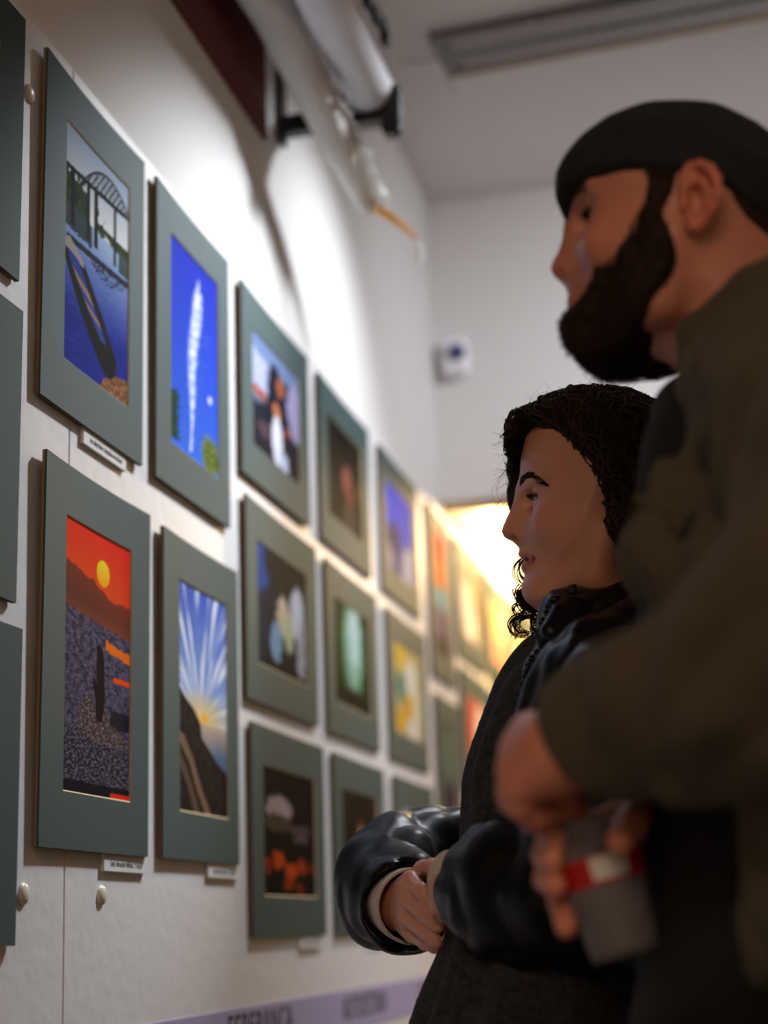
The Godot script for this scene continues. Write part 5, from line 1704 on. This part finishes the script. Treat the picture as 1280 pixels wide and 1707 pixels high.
func man() -> void:
	var o := base("person", Vector3(0.74, 0, -1.273), -0.1396)
	tag(o, "bearded man in a dark beanie and olive jacket standing close behind the woman", "person")
	var h := Field.new()
	h.add(Loft.new([-155, 1706,  -155, 1719,  -148, 1735,  -132, 1751,  -108, 1759,  -73, 1761,  -34, 1752,  3, 1734,  29, 1710,  44, 1680,  43, 1655,  34, 1637,  23, 1619,  24, 1584,  32, 1543,  46, 1503,  -55, 1498,  -67, 1529,  -74, 1552,  -86, 1562,  -96, 1566,  -116, 1571,  -136, 1574,  -148, 1580,  -154, 1588,  -156, 1599,  -155, 1611,  -155, 1621,  -155, 1630,  -157, 1638,  -154, 1655,  -153, 1668,  -154, 1680],
		[[1.7628, 0.066, 0.07, 2.0], [1.7321, 0.075, 0.085, 1.95], [1.7059, 0.077, 0.090, 1.8], [1.6903, 0.077, 0.088, 1.65], [1.6645, 0.074, 0.088, 1.6], [1.6389, 0.069, 0.080, 1.55], [1.6084, 0.062, 0.068, 1.55], [1.5807, 0.054, 0.056, 1.7], [1.5583, 0.057, 0.055, 2.0], [1.5335, 0.062, 0.06, 2.0], [1.504, 0.085, 0.06, 2.0]], 0.012, 0.003))
	h.add(Ell.new(Vector3(-0.1473, 1.5889, 0), Vector3(0.013, 0.013, 0.02), 0.02))
	for s in [1.0, -1.0]:
		var a := Vector3(-0.1369, 1.5737, 0.026)
		var b := Vector3(-0.0785, 1.5905, 0.058)
		var c := Vector3(-0.062, 1.6337, 0.066)
		h.add(Cap.new(Vector3(a.x, a.y, a.z * s), Vector3(b.x, b.y, b.z * s), 0.009, 0.011, 0.024))
		h.add(Cap.new(Vector3(b.x, b.y, b.z * s), Vector3(c.x, c.y, c.z * s), 0.011, 0.010, 0.03))
	var bare: Array[Prim] = h.all.duplicate()
	h.add(Loft.new([-154, 1686,  -157, 1678,  -161, 1671,  -166, 1664,  -171, 1658,  -172, 1655,  -172, 1651,  -169, 1646,  -165, 1643,  -157, 1638,  -148, 1637,  -142, 1653,  -145, 1669,  -148, 1684], [[1.6738, 0.0085, 0.014], [1.6568, 0.0105, 0.014], [1.644, 0.0145, 0.014], [1.6363, 0.0172, 0.014], [1.6272, 0.015, 0.010]], 0.014, 0.002))
	both(h, Ell.new(Vector3(-0.1476, 1.6456, 0.014), Vector3(0.0115, 0.009, 0.0075), 0.006), Ell.new(flip(Vector3(-0.1476, 1.6456, 0.014)), Vector3(0.0115, 0.009, 0.0075), 0.006))
	both(h, Ell.new(Vector3(-0.1575, 1.644, 0.009), Vector3(0.0085, 0.0040, 0.0042), 0.003, Basis(Vector3.UP, 0.3)), Ell.new(flip(Vector3(-0.1575, 1.644, 0.009)), Vector3(0.0085, 0.0040, 0.0042), 0.003, Basis(Vector3.UP, -0.3)), true)
	var eye := Vector3(-0.1165, 1.6809, 0.034)
	for s in [1.0, -1.0]:
		var e := Vector3(eye.x, eye.y, eye.z * s)
		h.sub(Ell.new(e + Vector3(-0.015, -0.001, -0.002 * s), Vector3(0.0155, 0.013, 0.0185), 0.014))
		h.add(Ell.new(e + Vector3(-0.0095, 0.0160, -0.004 * s), Vector3(0.0115, 0.0065, 0.023), 0.010, Basis(Vector3.UP, 0.35 * s)))
		h.add(lid(e, 0.0138, Vector3(0.12, 0.98, 0), -0.0006))
		h.add(lid(e, 0.0136, Vector3(0.10, -0.99, 0), 0.0030))
		var ck := Vector3(-0.1036, 1.646, 0.054)
		h.add(Ell.new(Vector3(ck.x, ck.y, ck.z * s), Vector3(0.024, 0.015, 0.013), 0.03))
	var lu := Vector3(-0.1546, 1.6316, 0)
	var lm := Vector3(-0.1477, 1.6277, 0.012)
	var lc := Vector3(-0.1349, 1.6261, 0.026)
	var ll := Vector3(-0.1538, 1.6195, 0)
	var ln := Vector3(-0.1466, 1.6179, 0.013)
	lm = onto(h, lm, 0.0006)
	lc = onto(h, lc, 0.0)
	ln = onto(h, ln, 0.0006)
	for s in [1.0, -1.0]:
		var m := Vector3(lm.x, lm.y, lm.z * s)
		var c := Vector3(lc.x, lc.y, lc.z * s)
		var n := Vector3(ln.x, ln.y, ln.z * s)
		h.add(Cap.new(lu, m, 0.0040, 0.0036, 0.004))
		h.add(Cap.new(m, c, 0.0036, 0.0016, 0.004))
		h.add(Cap.new(ll, n, 0.0056, 0.0048, 0.005))
		h.add(Cap.new(n, c, 0.0048, 0.0016, 0.004))
	for s in [1.0, -1.0]:
		h.sub(Cap.new(Vector3(-0.1574, 1.6274, 0) + Vector3(0, 0, 0.004 * s), Vector3(lc.x, lc.y, lc.z * s), 0.0014, 0.0010, 0.0015))
	var skin := Color(0.56, 0.235, 0.15)
	var tint := func(p: Vector3) -> Color:
		var q := Vector3(p.x, p.y, absf(p.z))
		var c := skin
		c = c.lerp(Color(0.64, 0.22, 0.14), clampf(1.0 - (q - Vector3(-0.1177, 1.6457, 0.055)).length() / 0.036, 0.0, 1.0) * 0.75)
		c = c.lerp(Color(0.62, 0.20, 0.13), clampf(1.0 - (q - Vector3(-0.1669, 1.6532, 0)).length() / 0.028, 0.0, 1.0) * 0.8)
		c = c.lerp(Color(0.62, 0.19, 0.12), clampf(1.0 - (q - Vector3(-0.03, 1.6569, 0.088)).length() / 0.034, 0.0, 1.0) * 0.8)
		var d := minf(minf(seg(q, lu, lm) - 0.0040, seg(q, lm, lc) - 0.0030), minf(seg(q, ll, ln) - 0.0052, seg(q, ln, lc) - 0.0034))
		return c.lerp(Color(0.52, 0.18, 0.15), 1.0 - smoothstep(0.0, 0.0016, d))
	var body := Bag.new()
	var hb := span(h)
	h.net(body, hb.position, hb.end, 0.0032, tint)
	# ears: rim, inner fold, bowl, tragus, lobe
	for s in [1.0, -1.0]:
		var ef := Field.new()
		var q := func(v: Vector3) -> Vector3: return Vector3(v.x, v.y, v.z * s)
		var rim := [Vector3(-0.0456, 1.6589, 0.074), Vector3(-0.0466, 1.6701, 0.076), Vector3(-0.0444, 1.6773, 0.08), Vector3(-0.0387, 1.6813, 0.084), Vector3(-0.0303, 1.6808, 0.088), Vector3(-0.0225, 1.6741, 0.092), Vector3(-0.0181, 1.6631, 0.094), Vector3(-0.0189, 1.652, 0.092), Vector3(-0.0235, 1.6435, 0.088), Vector3(-0.0311, 1.6378, 0.083), Vector3(-0.0397, 1.6352, 0.079), Vector3(-0.0461, 1.6389, 0.075)]
		var rr := [0.0028, 0.0034, 0.0036, 0.0036, 0.0036, 0.0038, 0.0040, 0.0040, 0.0040, 0.0036, 0.0058, 0.0036]
		for k in rim.size() - 1: ef.add(Cap.new(q.call(rim[k]), q.call(rim[k + 1]), rr[k], rr[k + 1], 0.0012))
		var fold := [Vector3(-0.0372, 1.6716, 0.082), Vector3(-0.0296, 1.6669, 0.086), Vector3(-0.0262, 1.6565, 0.087), Vector3(-0.0297, 1.6478, 0.084), Vector3(-0.038, 1.6422, 0.08)]
		for k in 4: ef.add(Cap.new(q.call(fold[k]), q.call(fold[k + 1]), 0.0034, 0.0036, 0.002))
		ef.add(Ell.new(q.call(Vector3(-0.0333, 1.6588, 0.079)), Vector3(0.0150, 0.0265, 0.0040), 0.006, Basis(Vector3.UP, 0.32 * s)))
		ef.add(Ell.new(q.call(Vector3(-0.038, 1.6612, 0.072)), Vector3(0.0120, 0.0220, 0.010), 0.008))
		ef.sub(Ell.new(q.call(Vector3(-0.0375, 1.6541, 0.083)), Vector3(0.0085, 0.0120, 0.0075), 0.004))
		ef.add(Ell.new(q.call(Vector3(-0.0459, 1.6549, 0.079)), Vector3(0.0036, 0.0052, 0.0042), 0.004))
		flesh(ef, body, 0.0019, func(p: Vector3) -> Color: return skin.lerp(Color(0.62, 0.19, 0.12), clampf((p.z * s - 0.072) / 0.014, 0.0, 1.0) * 0.85))
	var f := Field.new()
	f.add(Ell.new(Vector3(0.030, 1.30, 0), Vector3(0.085, 0.21, 0.14), 0.04))
	f.add(Ell.new(Vector3(0.035, 0.97, 0), Vector3(0.095, 0.12, 0.13), 0.05))
	f.chain([Vector3(0.03, 1.42, 0), Vector3(0.01, 1.56, 0)], [0.07, 0.055], 0.03)
	var sh := Vector3(0.04, 1.455, 0.175)
	var el := Vector3(0.125, 1.315, 0.335)
	var wr := Vector3(-0.1085, 1.249, 0.196)
	var el2 := Vector3(0.14, 1.24, -0.17)
	var wr2 := Vector3(-0.1193, 1.1916, 0.015)
	for s in [1.0, -1.0]:
		f.chain([Vector3(0.03, 1.45, 0.06 * s), Vector3(0.04, 1.44, 0.16 * s)], [0.055, 0.05], 0.03)
		f.chain([Vector3(0.035, 0.93, 0.085 * s), Vector3(0.045, 0.50, 0.10 * s), Vector3(0.08, 0.10, 0.11 * s)], [0.075, 0.050, 0.036], 0.03)
		f.chain([Vector3(0.08, 0.075, 0.11 * s), Vector3(-0.10, 0.05, 0.125 * s)], [0.038, 0.03], 0.02)
	f.chain([sh, el, wr], [0.042, 0.036, 0.027], 0.02)
	f.chain([Vector3(0.04, 1.455, -0.175), el2, wr2], [0.042, 0.036, 0.027], 0.02)
	flesh(f, body, 0.012, func(_p: Vector3) -> Color: return skin)
	# his left hand, bent down at the wrist over the cup
	var hand := Color(0.58, 0.235, 0.15)
	var gt := func(p: Vector3) -> Color:
		return hand.lerp(Color(0.56, 0.18, 0.115), clampf(grain.get_noise_3dv(p * 20.0) * 0.6 + 0.15, 0.0, 0.5))
	var g := Field.new()
	g.chain([wr, Vector3(-0.1308, 1.2423, 0.198)], [0.027, 0.027], 0.012)
	g.chain([Vector3(-0.1369, 1.2469, 0.186), Vector3(-0.169, 1.2577, 0.15)], [0.021, 0.0155], 0.014)
	g.chain([Vector3(-0.1352, 1.243, 0.193), Vector3(-0.1714, 1.2441, 0.168)], [0.022, 0.0155], 0.014)
	g.chain([Vector3(-0.1336, 1.2396, 0.2), Vector3(-0.1696, 1.2295, 0.184)], [0.021, 0.0150], 0.014)
	g.chain([Vector3(-0.1322, 1.2359, 0.206), Vector3(-0.1648, 1.2178, 0.197)], [0.019, 0.0135], 0.014)
	finger(g, [Vector3(-0.169, 1.2577, 0.15), Vector3(-0.1849, 1.228, 0.135), Vector3(-0.1739, 1.2076, 0.12), Vector3(-0.16, 1.2062, 0.116)], 0.0120, 0.0085)
	finger(g, [Vector3(-0.1714, 1.2441, 0.168), Vector3(-0.1823, 1.2175, 0.156), Vector3(-0.1716, 1.2032, 0.14), Vector3(-0.156, 1.2019, 0.132)], 0.0122, 0.0088)
	finger(g, [Vector3(-0.1696, 1.2295, 0.184), Vector3(-0.1754, 1.2119, 0.176), Vector3(-0.1668, 1.2003, 0.162), Vector3(-0.1542, 1.2009, 0.15)], 0.0118, 0.0085)
	finger(g, [Vector3(-0.1648, 1.2178, 0.197), Vector3(-0.1669, 1.2066, 0.192), Vector3(-0.1609, 1.1998, 0.18), Vector3(-0.153, 1.2007, 0.17)], 0.0105, 0.0078)
	finger(g, [Vector3(-0.1437, 1.2374, 0.178), Vector3(-0.1495, 1.22, 0.16), Vector3(-0.1477, 1.2088, 0.146), Vector3(-0.1438, 1.2042, 0.138)], 0.0135, 0.0095)
	flesh(g, body, 0.003, gt)
	# his right hand, holding the cup from behind, fingers round to its left side
	var k := Field.new()
	k.chain([wr2, Vector3(-0.1231, 1.1907, 0.045)], [0.027, 0.026], 0.012)
	k.chain([Vector3(-0.1229, 1.1932, 0.045), Vector3(-0.151, 1.1928, 0.07)], [0.023, 0.016], 0.014)
	k.chain([Vector3(-0.1234, 1.1873, 0.045), Vector3(-0.1522, 1.1668, 0.072)], [0.022, 0.015], 0.014)
	finger(k, [Vector3(-0.1503, 1.1952, 0.072), Vector3(-0.1662, 1.1966, 0.1), Vector3(-0.1651, 1.1896, 0.128), Vector3(-0.1552, 1.1851, 0.15)], 0.0118, 0.0088)
	finger(k, [Vector3(-0.1511, 1.1843, 0.072), Vector3(-0.1702, 1.1827, 0.098), Vector3(-0.169, 1.1769, 0.126), Vector3(-0.1586, 1.171, 0.15)], 0.0122, 0.0088)
	finger(k, [Vector3(-0.1518, 1.1726, 0.072), Vector3(-0.1685, 1.1678, 0.098), Vector3(-0.1696, 1.1609, 0.124), Vector3(-0.1584, 1.1545, 0.148)], 0.0118, 0.0085)
	finger(k, [Vector3(-0.1503, 1.1625, 0.072), Vector3(-0.1633, 1.1536, 0.098), Vector3(-0.1618, 1.1453, 0.122), Vector3(-0.1553, 1.1282, 0.138)], 0.0105, 0.0080)
	finger(k, [Vector3(-0.1193, 1.1983, 0.06), Vector3(-0.11, 1.2042, 0.1), Vector3(-0.1057, 1.1914, 0.146), Vector3(-0.1078, 1.1813, 0.168)], 0.0140, 0.0095)
	flesh(k, body, 0.003, gt)
	var bo := shape("body", body, M.skin_man, o)
	var plain_face := Field.new()
	plain_face.all = bare
	for s in [1.0, -1.0]:
		eye_ball("eye", Vector3(eye.x, eye.y, eye.z * s), 0.0120, Vector3(-1, -0.35, 0.0), Color(0.05, 0.03, 0.018), bo)
		var brow := Bag.new()
		var line := [Vector3(-0.1474, 1.6957, 0.012), Vector3(-0.1421, 1.6988, 0.02), Vector3(-0.135, 1.7006, 0.03), Vector3(-0.128, 1.7011, 0.038), Vector3(-0.1216, 1.6999, 0.044)]
		for n in 240:
			var t := rng.randf() * 3.99
			var i := int(t)
			var p: Vector3 = line[i].lerp(line[i + 1], t - i)
			p.z *= s
			p = onto(plain_face, p + Vector3(0, rng.randf_range(-0.0042, 0.0042), 0), 0.0004)
			if h.at(p) < 0.0: p = onto(h, p, 0.0004)
			var go: Vector3 = line[i + 1] - line[i]
			go.z *= s
			brow.tube(PackedVector3Array([p, p + go.normalized() * 0.007 + plain_face.slope(p) * 0.0006]), PackedFloat32Array([0.0003, 0.00012]), 3, false)
		shape("eyebrow", brow, M.beard, o)
		var lash := Bag.new()
		for hair in 40:
			var g0 := lerpf(-0.7, 1.15, hair / 39.0)
			var root := Vector3(eye.x, eye.y, eye.z * s) + Vector3(-cos(g0) * 0.0134, 0.0006 - 0.0012 * hair / 39.0, sin(g0) * 0.0134 * s)
			lash.tube(PackedVector3Array([root, root + Vector3(-cos(g0), -0.35, sin(g0) * s).normalized() * 0.0055]), PackedFloat32Array([0.0005, 0.0002]), 3, false)
		shape("eyelashes", lash, M.beard, o)
	# beard: a layer over the jaw, thicker at the chin, and its hairs
	var bf := Field.new()
	bf.steep = 2.6
	var co := Coat.new()
	co.f = h
	co.under = bare
	co.soft = 0.007
	co.mask = Loft.new([-78, 1702,  -45, 1694,  -47, 1681,  -56, 1663,  -61, 1649,  -55, 1632,  -53, 1614,  -61, 1599,  -79, 1578,  -92, 1564,  -100, 1557,  -118, 1554,  -142, 1559,  -158, 1570,  -167, 1589,  -165, 1609,  -156, 1610,  -145, 1611,  -137, 1616,  -132, 1621,  -128, 1631,  -110, 1647,  -89, 1655,  -78, 1666,  -78, 1683], [[2.0, 0.1, 0.02], [1.0, 0.1, 0.02]], 0.01, 0.003)
	co.thin = 0.003
	co.thick = 0.0075
	co.y_thin = 1.6903
	co.y_thick = 1.5832
	bf.add(co)
	bf.lift = 0.003
	bf.bump = func(p: Vector3) -> float: return grain.get_noise_3d(p.x * 60.0, p.y * 40.0, p.z * 60.0) * 0.004
	var beard := Bag.new()
	flesh(bf, beard, 0.0042)
	var roots := beard.v.duplicate()
	bf.bump = func(_p: Vector3) -> float: return 0.0
	var outside := func(p: Vector3) -> bool: return h.of(p, bare) > 0.0015
	strands(beard, bf, roots, 2200, 4, 0.0042, Vector3(0.1, -1.0, 0), 0.0012, 0.9, 0.00040, 0.0018, outside)
	tag(shape("beard", beard, M.beard, o), "full dark brown beard")
	# short hair below the beanie
	var nf := Field.new()
	nf.steep = 2.6
	var nc := Coat.new()
	nc.f = h
	nc.under = bare
	nc.mask = Loft.new([-27, 1690,  -1, 1673,  24, 1657,  50, 1666,  47, 1639,  35, 1621,  15, 1625,  1, 1633,  -10, 1643,  -17, 1656], [[2.0, 0.1, 0.02], [1.0, 0.1, 0.02]], 0.01, 0.003)
	nc.thin = 0.003
	nc.thick = 0.003
	nc.y_thin = 1.7
	nc.y_thick = 1.6
	nf.add(nc)
	tag(cloth("hair", nf, 0.0042, M.beard, o), "short hair at the nape")
	# beanie
	var b := Field.new()
	b.steep = 2.6
	b.add(Loft.new([-154, 1687,  -158, 1697,  -159, 1710,  -155, 1729,  -144, 1745,  -129, 1758,  -108, 1769,  -85, 1772,  -74, 1773,  -43, 1765,  -20, 1757,  -6, 1742,  16, 1722,  40, 1702,  56, 1675,  58, 1652,  52, 1641,  38, 1631,  15, 1641,  -1, 1653,  -19, 1669,  -42, 1681,  -63, 1689,  -83, 1694,  -108, 1699,  -127, 1702,  -142, 1701],
		[[1.7745, 0.058, 0.06], [1.7532, 0.078, 0.07], [1.7164, 0.088, 0.08], [1.6929, 0.090, 0.075], [1.6645, 0.088, 0.07]], 0.01, 0.004))
	var hat := Coat.new()
	hat.f = h
	hat.under = bare
	hat.soft = 0.006
	hat.k = 0.012
	hat.mask = Loft.new([-154, 1685,  -163, 1705,  -161, 1731,  -144, 1755,  -107, 1780,  -71, 1783,  -5, 1758,  41, 1717,  62, 1674,  59, 1644,  40, 1630,  15, 1640,  -2, 1651,  -19, 1669,  -43, 1681,  -63, 1687,  -84, 1692,  -106, 1696,  -126, 1700,  -141, 1700], [[2.0, 0.1, 0.02], [1.0, 0.1, 0.02]], 0.01, 0.003)
	hat.thin = 0.0085
	hat.thick = 0.0085
	hat.y_thin = 1.8
	hat.y_thick = 1.6
	b.add(hat)
	b.lift = 0.004
	b.bump = func(p: Vector3) -> float:
		return wave.get_noise_3d(p.x * 7.0, p.y * 14.0, p.z * 7.0) * 0.004
	var bb := Bag.new()
	flesh(b, bb, 0.005)
	tag(shape("beanie", bb, M.beanie, o), "dark grey knitted beanie pulled low")
	man_clothes(o, sh, el, wr, el2, wr2)


func man_clothes(o: Node3D, sh: Vector3, el: Vector3, wr: Vector3, el2: Vector3, wr2: Vector3) -> void:
	# dark shirt under the open jacket
	var s := Field.new()
	s.add(Loft.new([-76, 1540,  -93, 1523,  -100, 1494,  -108, 1451,  -114, 1418,  -119, 1371,  -124, 1325,  -130, 1256,  -134, 1189,  -138, 1120,  -140, 1086,  -143, 1018,  62, 1018,  88, 1178,  90, 1350,  70, 1480,  22, 1535,  -41, 1550],
		[[1.5583, 0.07, 0.05], [1.5236, 0.11, 0.08], [1.4652, 0.15, 0.11], [1.3239, 0.165, 0.13], [1.0854, 0.16, 0.13], [1.0184, 0.16, 0.13]], 0.02, 0.006))
	s.lift = 0.006
	s.bump = func(p: Vector3) -> float: return wave.get_noise_3d(p.x * 6.0, p.y * 12.0, p.z * 8.0) * 0.008
	tag(cloth("shirt", s, 0.009, M.shirt, o), "black shirt")
	# legs
	var t := Field.new()
	t.add(Ell.new(Vector3(0.035, 0.975, 0), Vector3(0.135, 0.13, 0.155), 0.05))
	for q in [1.0, -1.0]:
		t.chain([Vector3(0.035, 0.93, 0.088 * q), Vector3(0.045, 0.50, 0.105 * q), Vector3(0.08, 0.09, 0.115 * q)], [0.105, 0.078, 0.066], 0.04)
	t.lift = 0.006
	t.bump = func(p: Vector3) -> float: return wave.get_noise_3d(p.x * 8.0, p.y * 9.0, p.z * 8.0) * 0.008
	cloth("trousers", t, 0.009, M.trousers, o)
	for q in [1.0, -1.0]:
		var sf := Field.new()
		sf.chain([Vector3(0.10, 0.055, 0.115 * q), Vector3(-0.02, 0.052, 0.125 * q), Vector3(-0.125, 0.040, 0.132 * q)], [0.050, 0.050, 0.038], 0.03)
		sf.sub(Ell.new(Vector3(0, -0.198, 0.12 * q), Vector3(0.7, 0.2, 0.35), 0.004))
		cloth("shoe", sf, 0.007, M.shoe, o)
	# the olive jacket: trunk, open in front, its near front panel hanging behind the hands
	var j := Field.new()
	j.add(Loft.new([-52, 1534,  -59, 1515,  -68, 1492,  -73, 1466,  -80, 1432,  -87, 1405,  -92, 1379,  -92, 1357,  -90, 1335,  -85, 1299,  -81, 1263,  -70, 1232,  -58, 1207,  -49, 1172,  -41, 1140,  -35, 1111,  -32, 1095,  146, 1074,  158, 1173,  154, 1292,  143, 1398,  119, 1475,  83, 1537,  42, 1573,  -2, 1575,  -27, 1560,  -44, 1550],
		[[1.6135, 0.070, 0.045, 2.0], [1.5832, 0.105, 0.06, 2.0], [1.5434, 0.165, 0.075, 2.2], [1.504, 0.195, 0.085, 2.3], [1.3702, 0.200, 0.10, 2.5], [1.2332, 0.200, 0.08, 3.2], [1.0854, 0.205, 0.07, 3.4]], 0.02, 0.006))
	var folds := func(p: Vector3) -> float:
		return wave.get_noise_3d(p.x * 6.0 + p.y * 3.0, p.y * 5.0, p.z * 6.0) * 0.014 - (absf(wave.get_noise_3d(p.x * 8.0 + p.y * 5.0, p.y * 6.0 - p.x * 4.0, p.z * 8.0)) - 0.2) * 0.016 + wave.get_noise_3d(p.x * 15.0, p.y * 13.0 + p.x * 8.0, p.z * 13.0) * 0.006
	j.lift = 0.014
	j.bump = folds
	j.sub(Loft.new([-78, 1580,  -75, 1550,  -54, 1507,  14, 1498,  25, 1544,  16, 1575], [[1.5933, 0.066, 0.04], [1.5434, 0.066, 0.04], [1.5138, 0.05, 0.03]], 0.01, 0.005))
	var jo := tag(cloth("jacket", j, 0.007, M.olive, o), "olive brown jacket worn open")
	# collar: a band that stands round the neck
	var cl := Field.new()
	var ring := [Vector3(-0.0613, 1.5573, 0.062), Vector3(-0.0596, 1.5776, 0.058), Vector3(-0.0484, 1.5775, 0.064), Vector3(-0.033, 1.5872, 0.07), Vector3(-0.0135, 1.5991, 0.074), Vector3(0.0108, 1.6053, 0.07), Vector3(0.0345, 1.6119, 0.045), Vector3(0.0447, 1.6246, 0)]
	var rr := [0.010, 0.012, 0.013, 0.014, 0.016, 0.017, 0.017, 0.017]
	var drop := Vector3(0.006, -0.034, 0.010)
	var settle := Vector3(0.012, -0.020, 0.0)
	for k in ring.size(): ring[k] += settle
	for k in ring.size() - 1:
		for q in [1.0, -1.0]:
			var a: Vector3 = ring[k]
			var b: Vector3 = ring[k + 1]
			for l in 3:
				var e := drop * l * 0.8
				cl.add(Cap.new(Vector3(a.x, a.y, a.z * q) + Vector3(e.x, e.y, e.z * q), Vector3(b.x, b.y, b.z * q) + Vector3(e.x, e.y, e.z * q), rr[k], rr[k + 1], 0.016))
	cl.lift = 0.003
	cl.bump = func(p: Vector3) -> float: return wave.get_noise_3dv(p * 14.0) * 0.004
	cloth("collar", cl, 0.005, M.olive, jo)
	# front edge strip and chest pocket
	var fr := Bag.new()
	var edge := [Vector3(-0.0805, 1.4827, 0.082), Vector3(-0.0877, 1.446, 0.09), Vector3(-0.0945, 1.4144, 0.094), Vector3(-0.0989, 1.3834, 0.096), Vector3(-0.0994, 1.3527, 0.096), Vector3(-0.0965, 1.3261, 0.098)]
	var pts := PackedVector3Array()
	for k in 26:
		var u := k / 25.0 * 4.999
		var i := int(u)
		pts.append(onto(j, edge[i].lerp(edge[i + 1], u - i), 0.001))
	fr.tube(pts, PackedFloat32Array([0.011]), 8, true, 0.4)
	shape("front_edge", fr, M.olive, jo)
	var po := Bag.new()
	var grid: Array[Vector3] = []
	for a in 9:
		for b in 5:
			var l := Vector3(-0.0784, 1.4033, 0.12).lerp(Vector3(-0.0782, 1.3782, 0.122), b / 4.0)
			var r := Vector3(-0.033, 1.3893, 0.19).lerp(Vector3(-0.0332, 1.3679, 0.19), b / 4.0)
			grid.append(onto(j, l.lerp(r, a / 8.0), 0.005))
	for a in 8:
		for b in 4:
			var i := a * 5 + b
			po.quad(grid[i], grid[i + 5], grid[i + 6], grid[i + 1], j.slope(grid[i]))
	for a in 8:
		var i := a * 5 + 4
		po.quad(grid[i], grid[i + 5], onto(j, grid[i + 5], -0.001), onto(j, grid[i], -0.001), Vector3.DOWN)
	for b in 4:
		po.quad(grid[b], grid[b + 1], onto(j, grid[b + 1], -0.001), onto(j, grid[b], -0.001), Vector3.LEFT)
	shape("pocket_flap", po, M.olive, jo)
	# sleeves
	var n := Field.new()
	n.chain([Vector3(0.045, 1.45, 0.165), el.lerp(sh, 0.45), el], [0.085, 0.080, 0.074], 0.05)
	n.chain([el, el.lerp(wr, 0.4) + Vector3(0, -0.010, 0), el.lerp(wr, 0.75) + Vector3(0, -0.014, 0), wr], [0.070, 0.060, 0.044, 0.038], 0.05)
	n.sub(Cap.new(wr, wr + (wr - el).normalized() * 0.08, 0.031, 0.040, 0.006))
	n.lift = 0.012
	n.bump = func(p: Vector3) -> float:
		return wave.get_noise_3d(p.x * 9.0 + p.y * 6.0, p.y * 6.0, p.z * 7.0) * 0.010 - (absf(wave.get_noise_3d(p.x * 10.0 - p.y * 7.0, p.y * 9.0, p.z * 8.0)) - 0.2) * 0.014 + wave.get_noise_3d(p.x * 22.0, p.y * 14.0, p.z * 16.0) * 0.004
	cloth("sleeve", n, 0.006, M.olive, jo)
	var cf := Bag.new()
	var ax := (wr - el).normalized()
	var top := Basis(Quaternion(Vector3.UP, (ax + Vector3(-0.1, -0.25, 0.0)).normalized()))
	cf.lathe([[0.036, -0.034], [0.043, -0.037], [0.0475, -0.031], [0.0485, -0.012], [0.0475, 0.005], [0.044, 0.010], [0.040, 0.006], [0.036, -0.01]], 36, Transform3D(top, wr + ax * 0.004))
	tag(shape("cuff", cf, M.olive, jo), "turned up cuff")
	var m := Field.new()
	m.chain([Vector3(0.045, 1.45, -0.165), el2, el2.lerp(wr2, 0.5), el2.lerp(wr2, 0.88)], [0.085, 0.072, 0.062, 0.046], 0.05)
	m.lift = 0.01
	m.bump = func(p: Vector3) -> float: return wave.get_noise_3d(p.x * 9.0, p.y * 7.0, p.z * 8.0) * 0.012
	cloth("sleeve", m, 0.008, M.olive, jo)


func cup() -> void:
	var o := base("drinking_cup", Vector3(0.74, 0, -1.273), -0.1396)
	tag(o, "translucent plastic cup with a red and white band held in the man's hands", "cup")
	var top := Vector3(-0.1407, 1.1975, 0.122)
	var low := Vector3(-0.1186, 1.1077, 0.122)
	o.position = o.transform * low
	var up := top - low
	var tall := up.length()
	var t := Transform3D(Basis(Quaternion(Vector3.UP, up.normalized())), Vector3.ZERO)
	var b := Bag.new()
	var r0 := 0.0235
	var r1 := 0.0335
	b.lathe([[0.0, 0.002], [r0 - 0.002, 0.0015], [r0, 0.0], [r0 + 0.0005, 0.004], [r1, tall - 0.004], [r1 + 0.0018, tall - 0.002], [r1 + 0.0012, tall], [r1 - 0.0005, tall - 0.002], [r1 - 0.0012, tall - 0.006], [r0 - 0.0006, 0.005], [0.0, 0.0035]], 40, t)
	shape("wall", b, M.cup, o)
	var at := func(s: float, off: float) -> float: return lerpf(r0 + 0.0005, r1, s) + off
	for e: Array in [["red_band", 0.0, TAU, 0.0006, M.cup_red], ["white_patch", 0.0, 0.0, 0.0010, M.cup_white]]:
		var l := Bag.new()
		var first: float = 0.0 if e[2] > 0.0 else 0.72
		var wide: float = TAU if e[2] > 0.0 else 0.85
		var lo := 0.52 if e[2] > 0.0 else 0.545
		var hi := 0.72 if e[2] > 0.0 else 0.705
		for k in 32:
			var g0 := first + wide * k / 32.0
			var g1 := first + wide * (k + 1) / 32.0
			var p := func(g: float, s: float) -> Vector3:
				var rad: float = at.call(s, e[3])
				return t * Vector3(cos(g) * rad, s * tall, sin(g) * rad)
			l.quad(p.call(g0, lo), p.call(g1, lo), p.call(g1, hi), p.call(g0, hi), t.basis * Vector3(cos(g0), 0, sin(g0)))
		shape(e[0], l, e[4], o)
	var dr := Bag.new()
	dr.lathe([[0.0, 0.0045], [r0 - 0.0016, 0.0055], [lerpf(r0, r1, 0.22) - 0.002, tall * 0.24], [0.0, tall * 0.24]], 32, t)
	shape("drink", dr, M.drink, o)
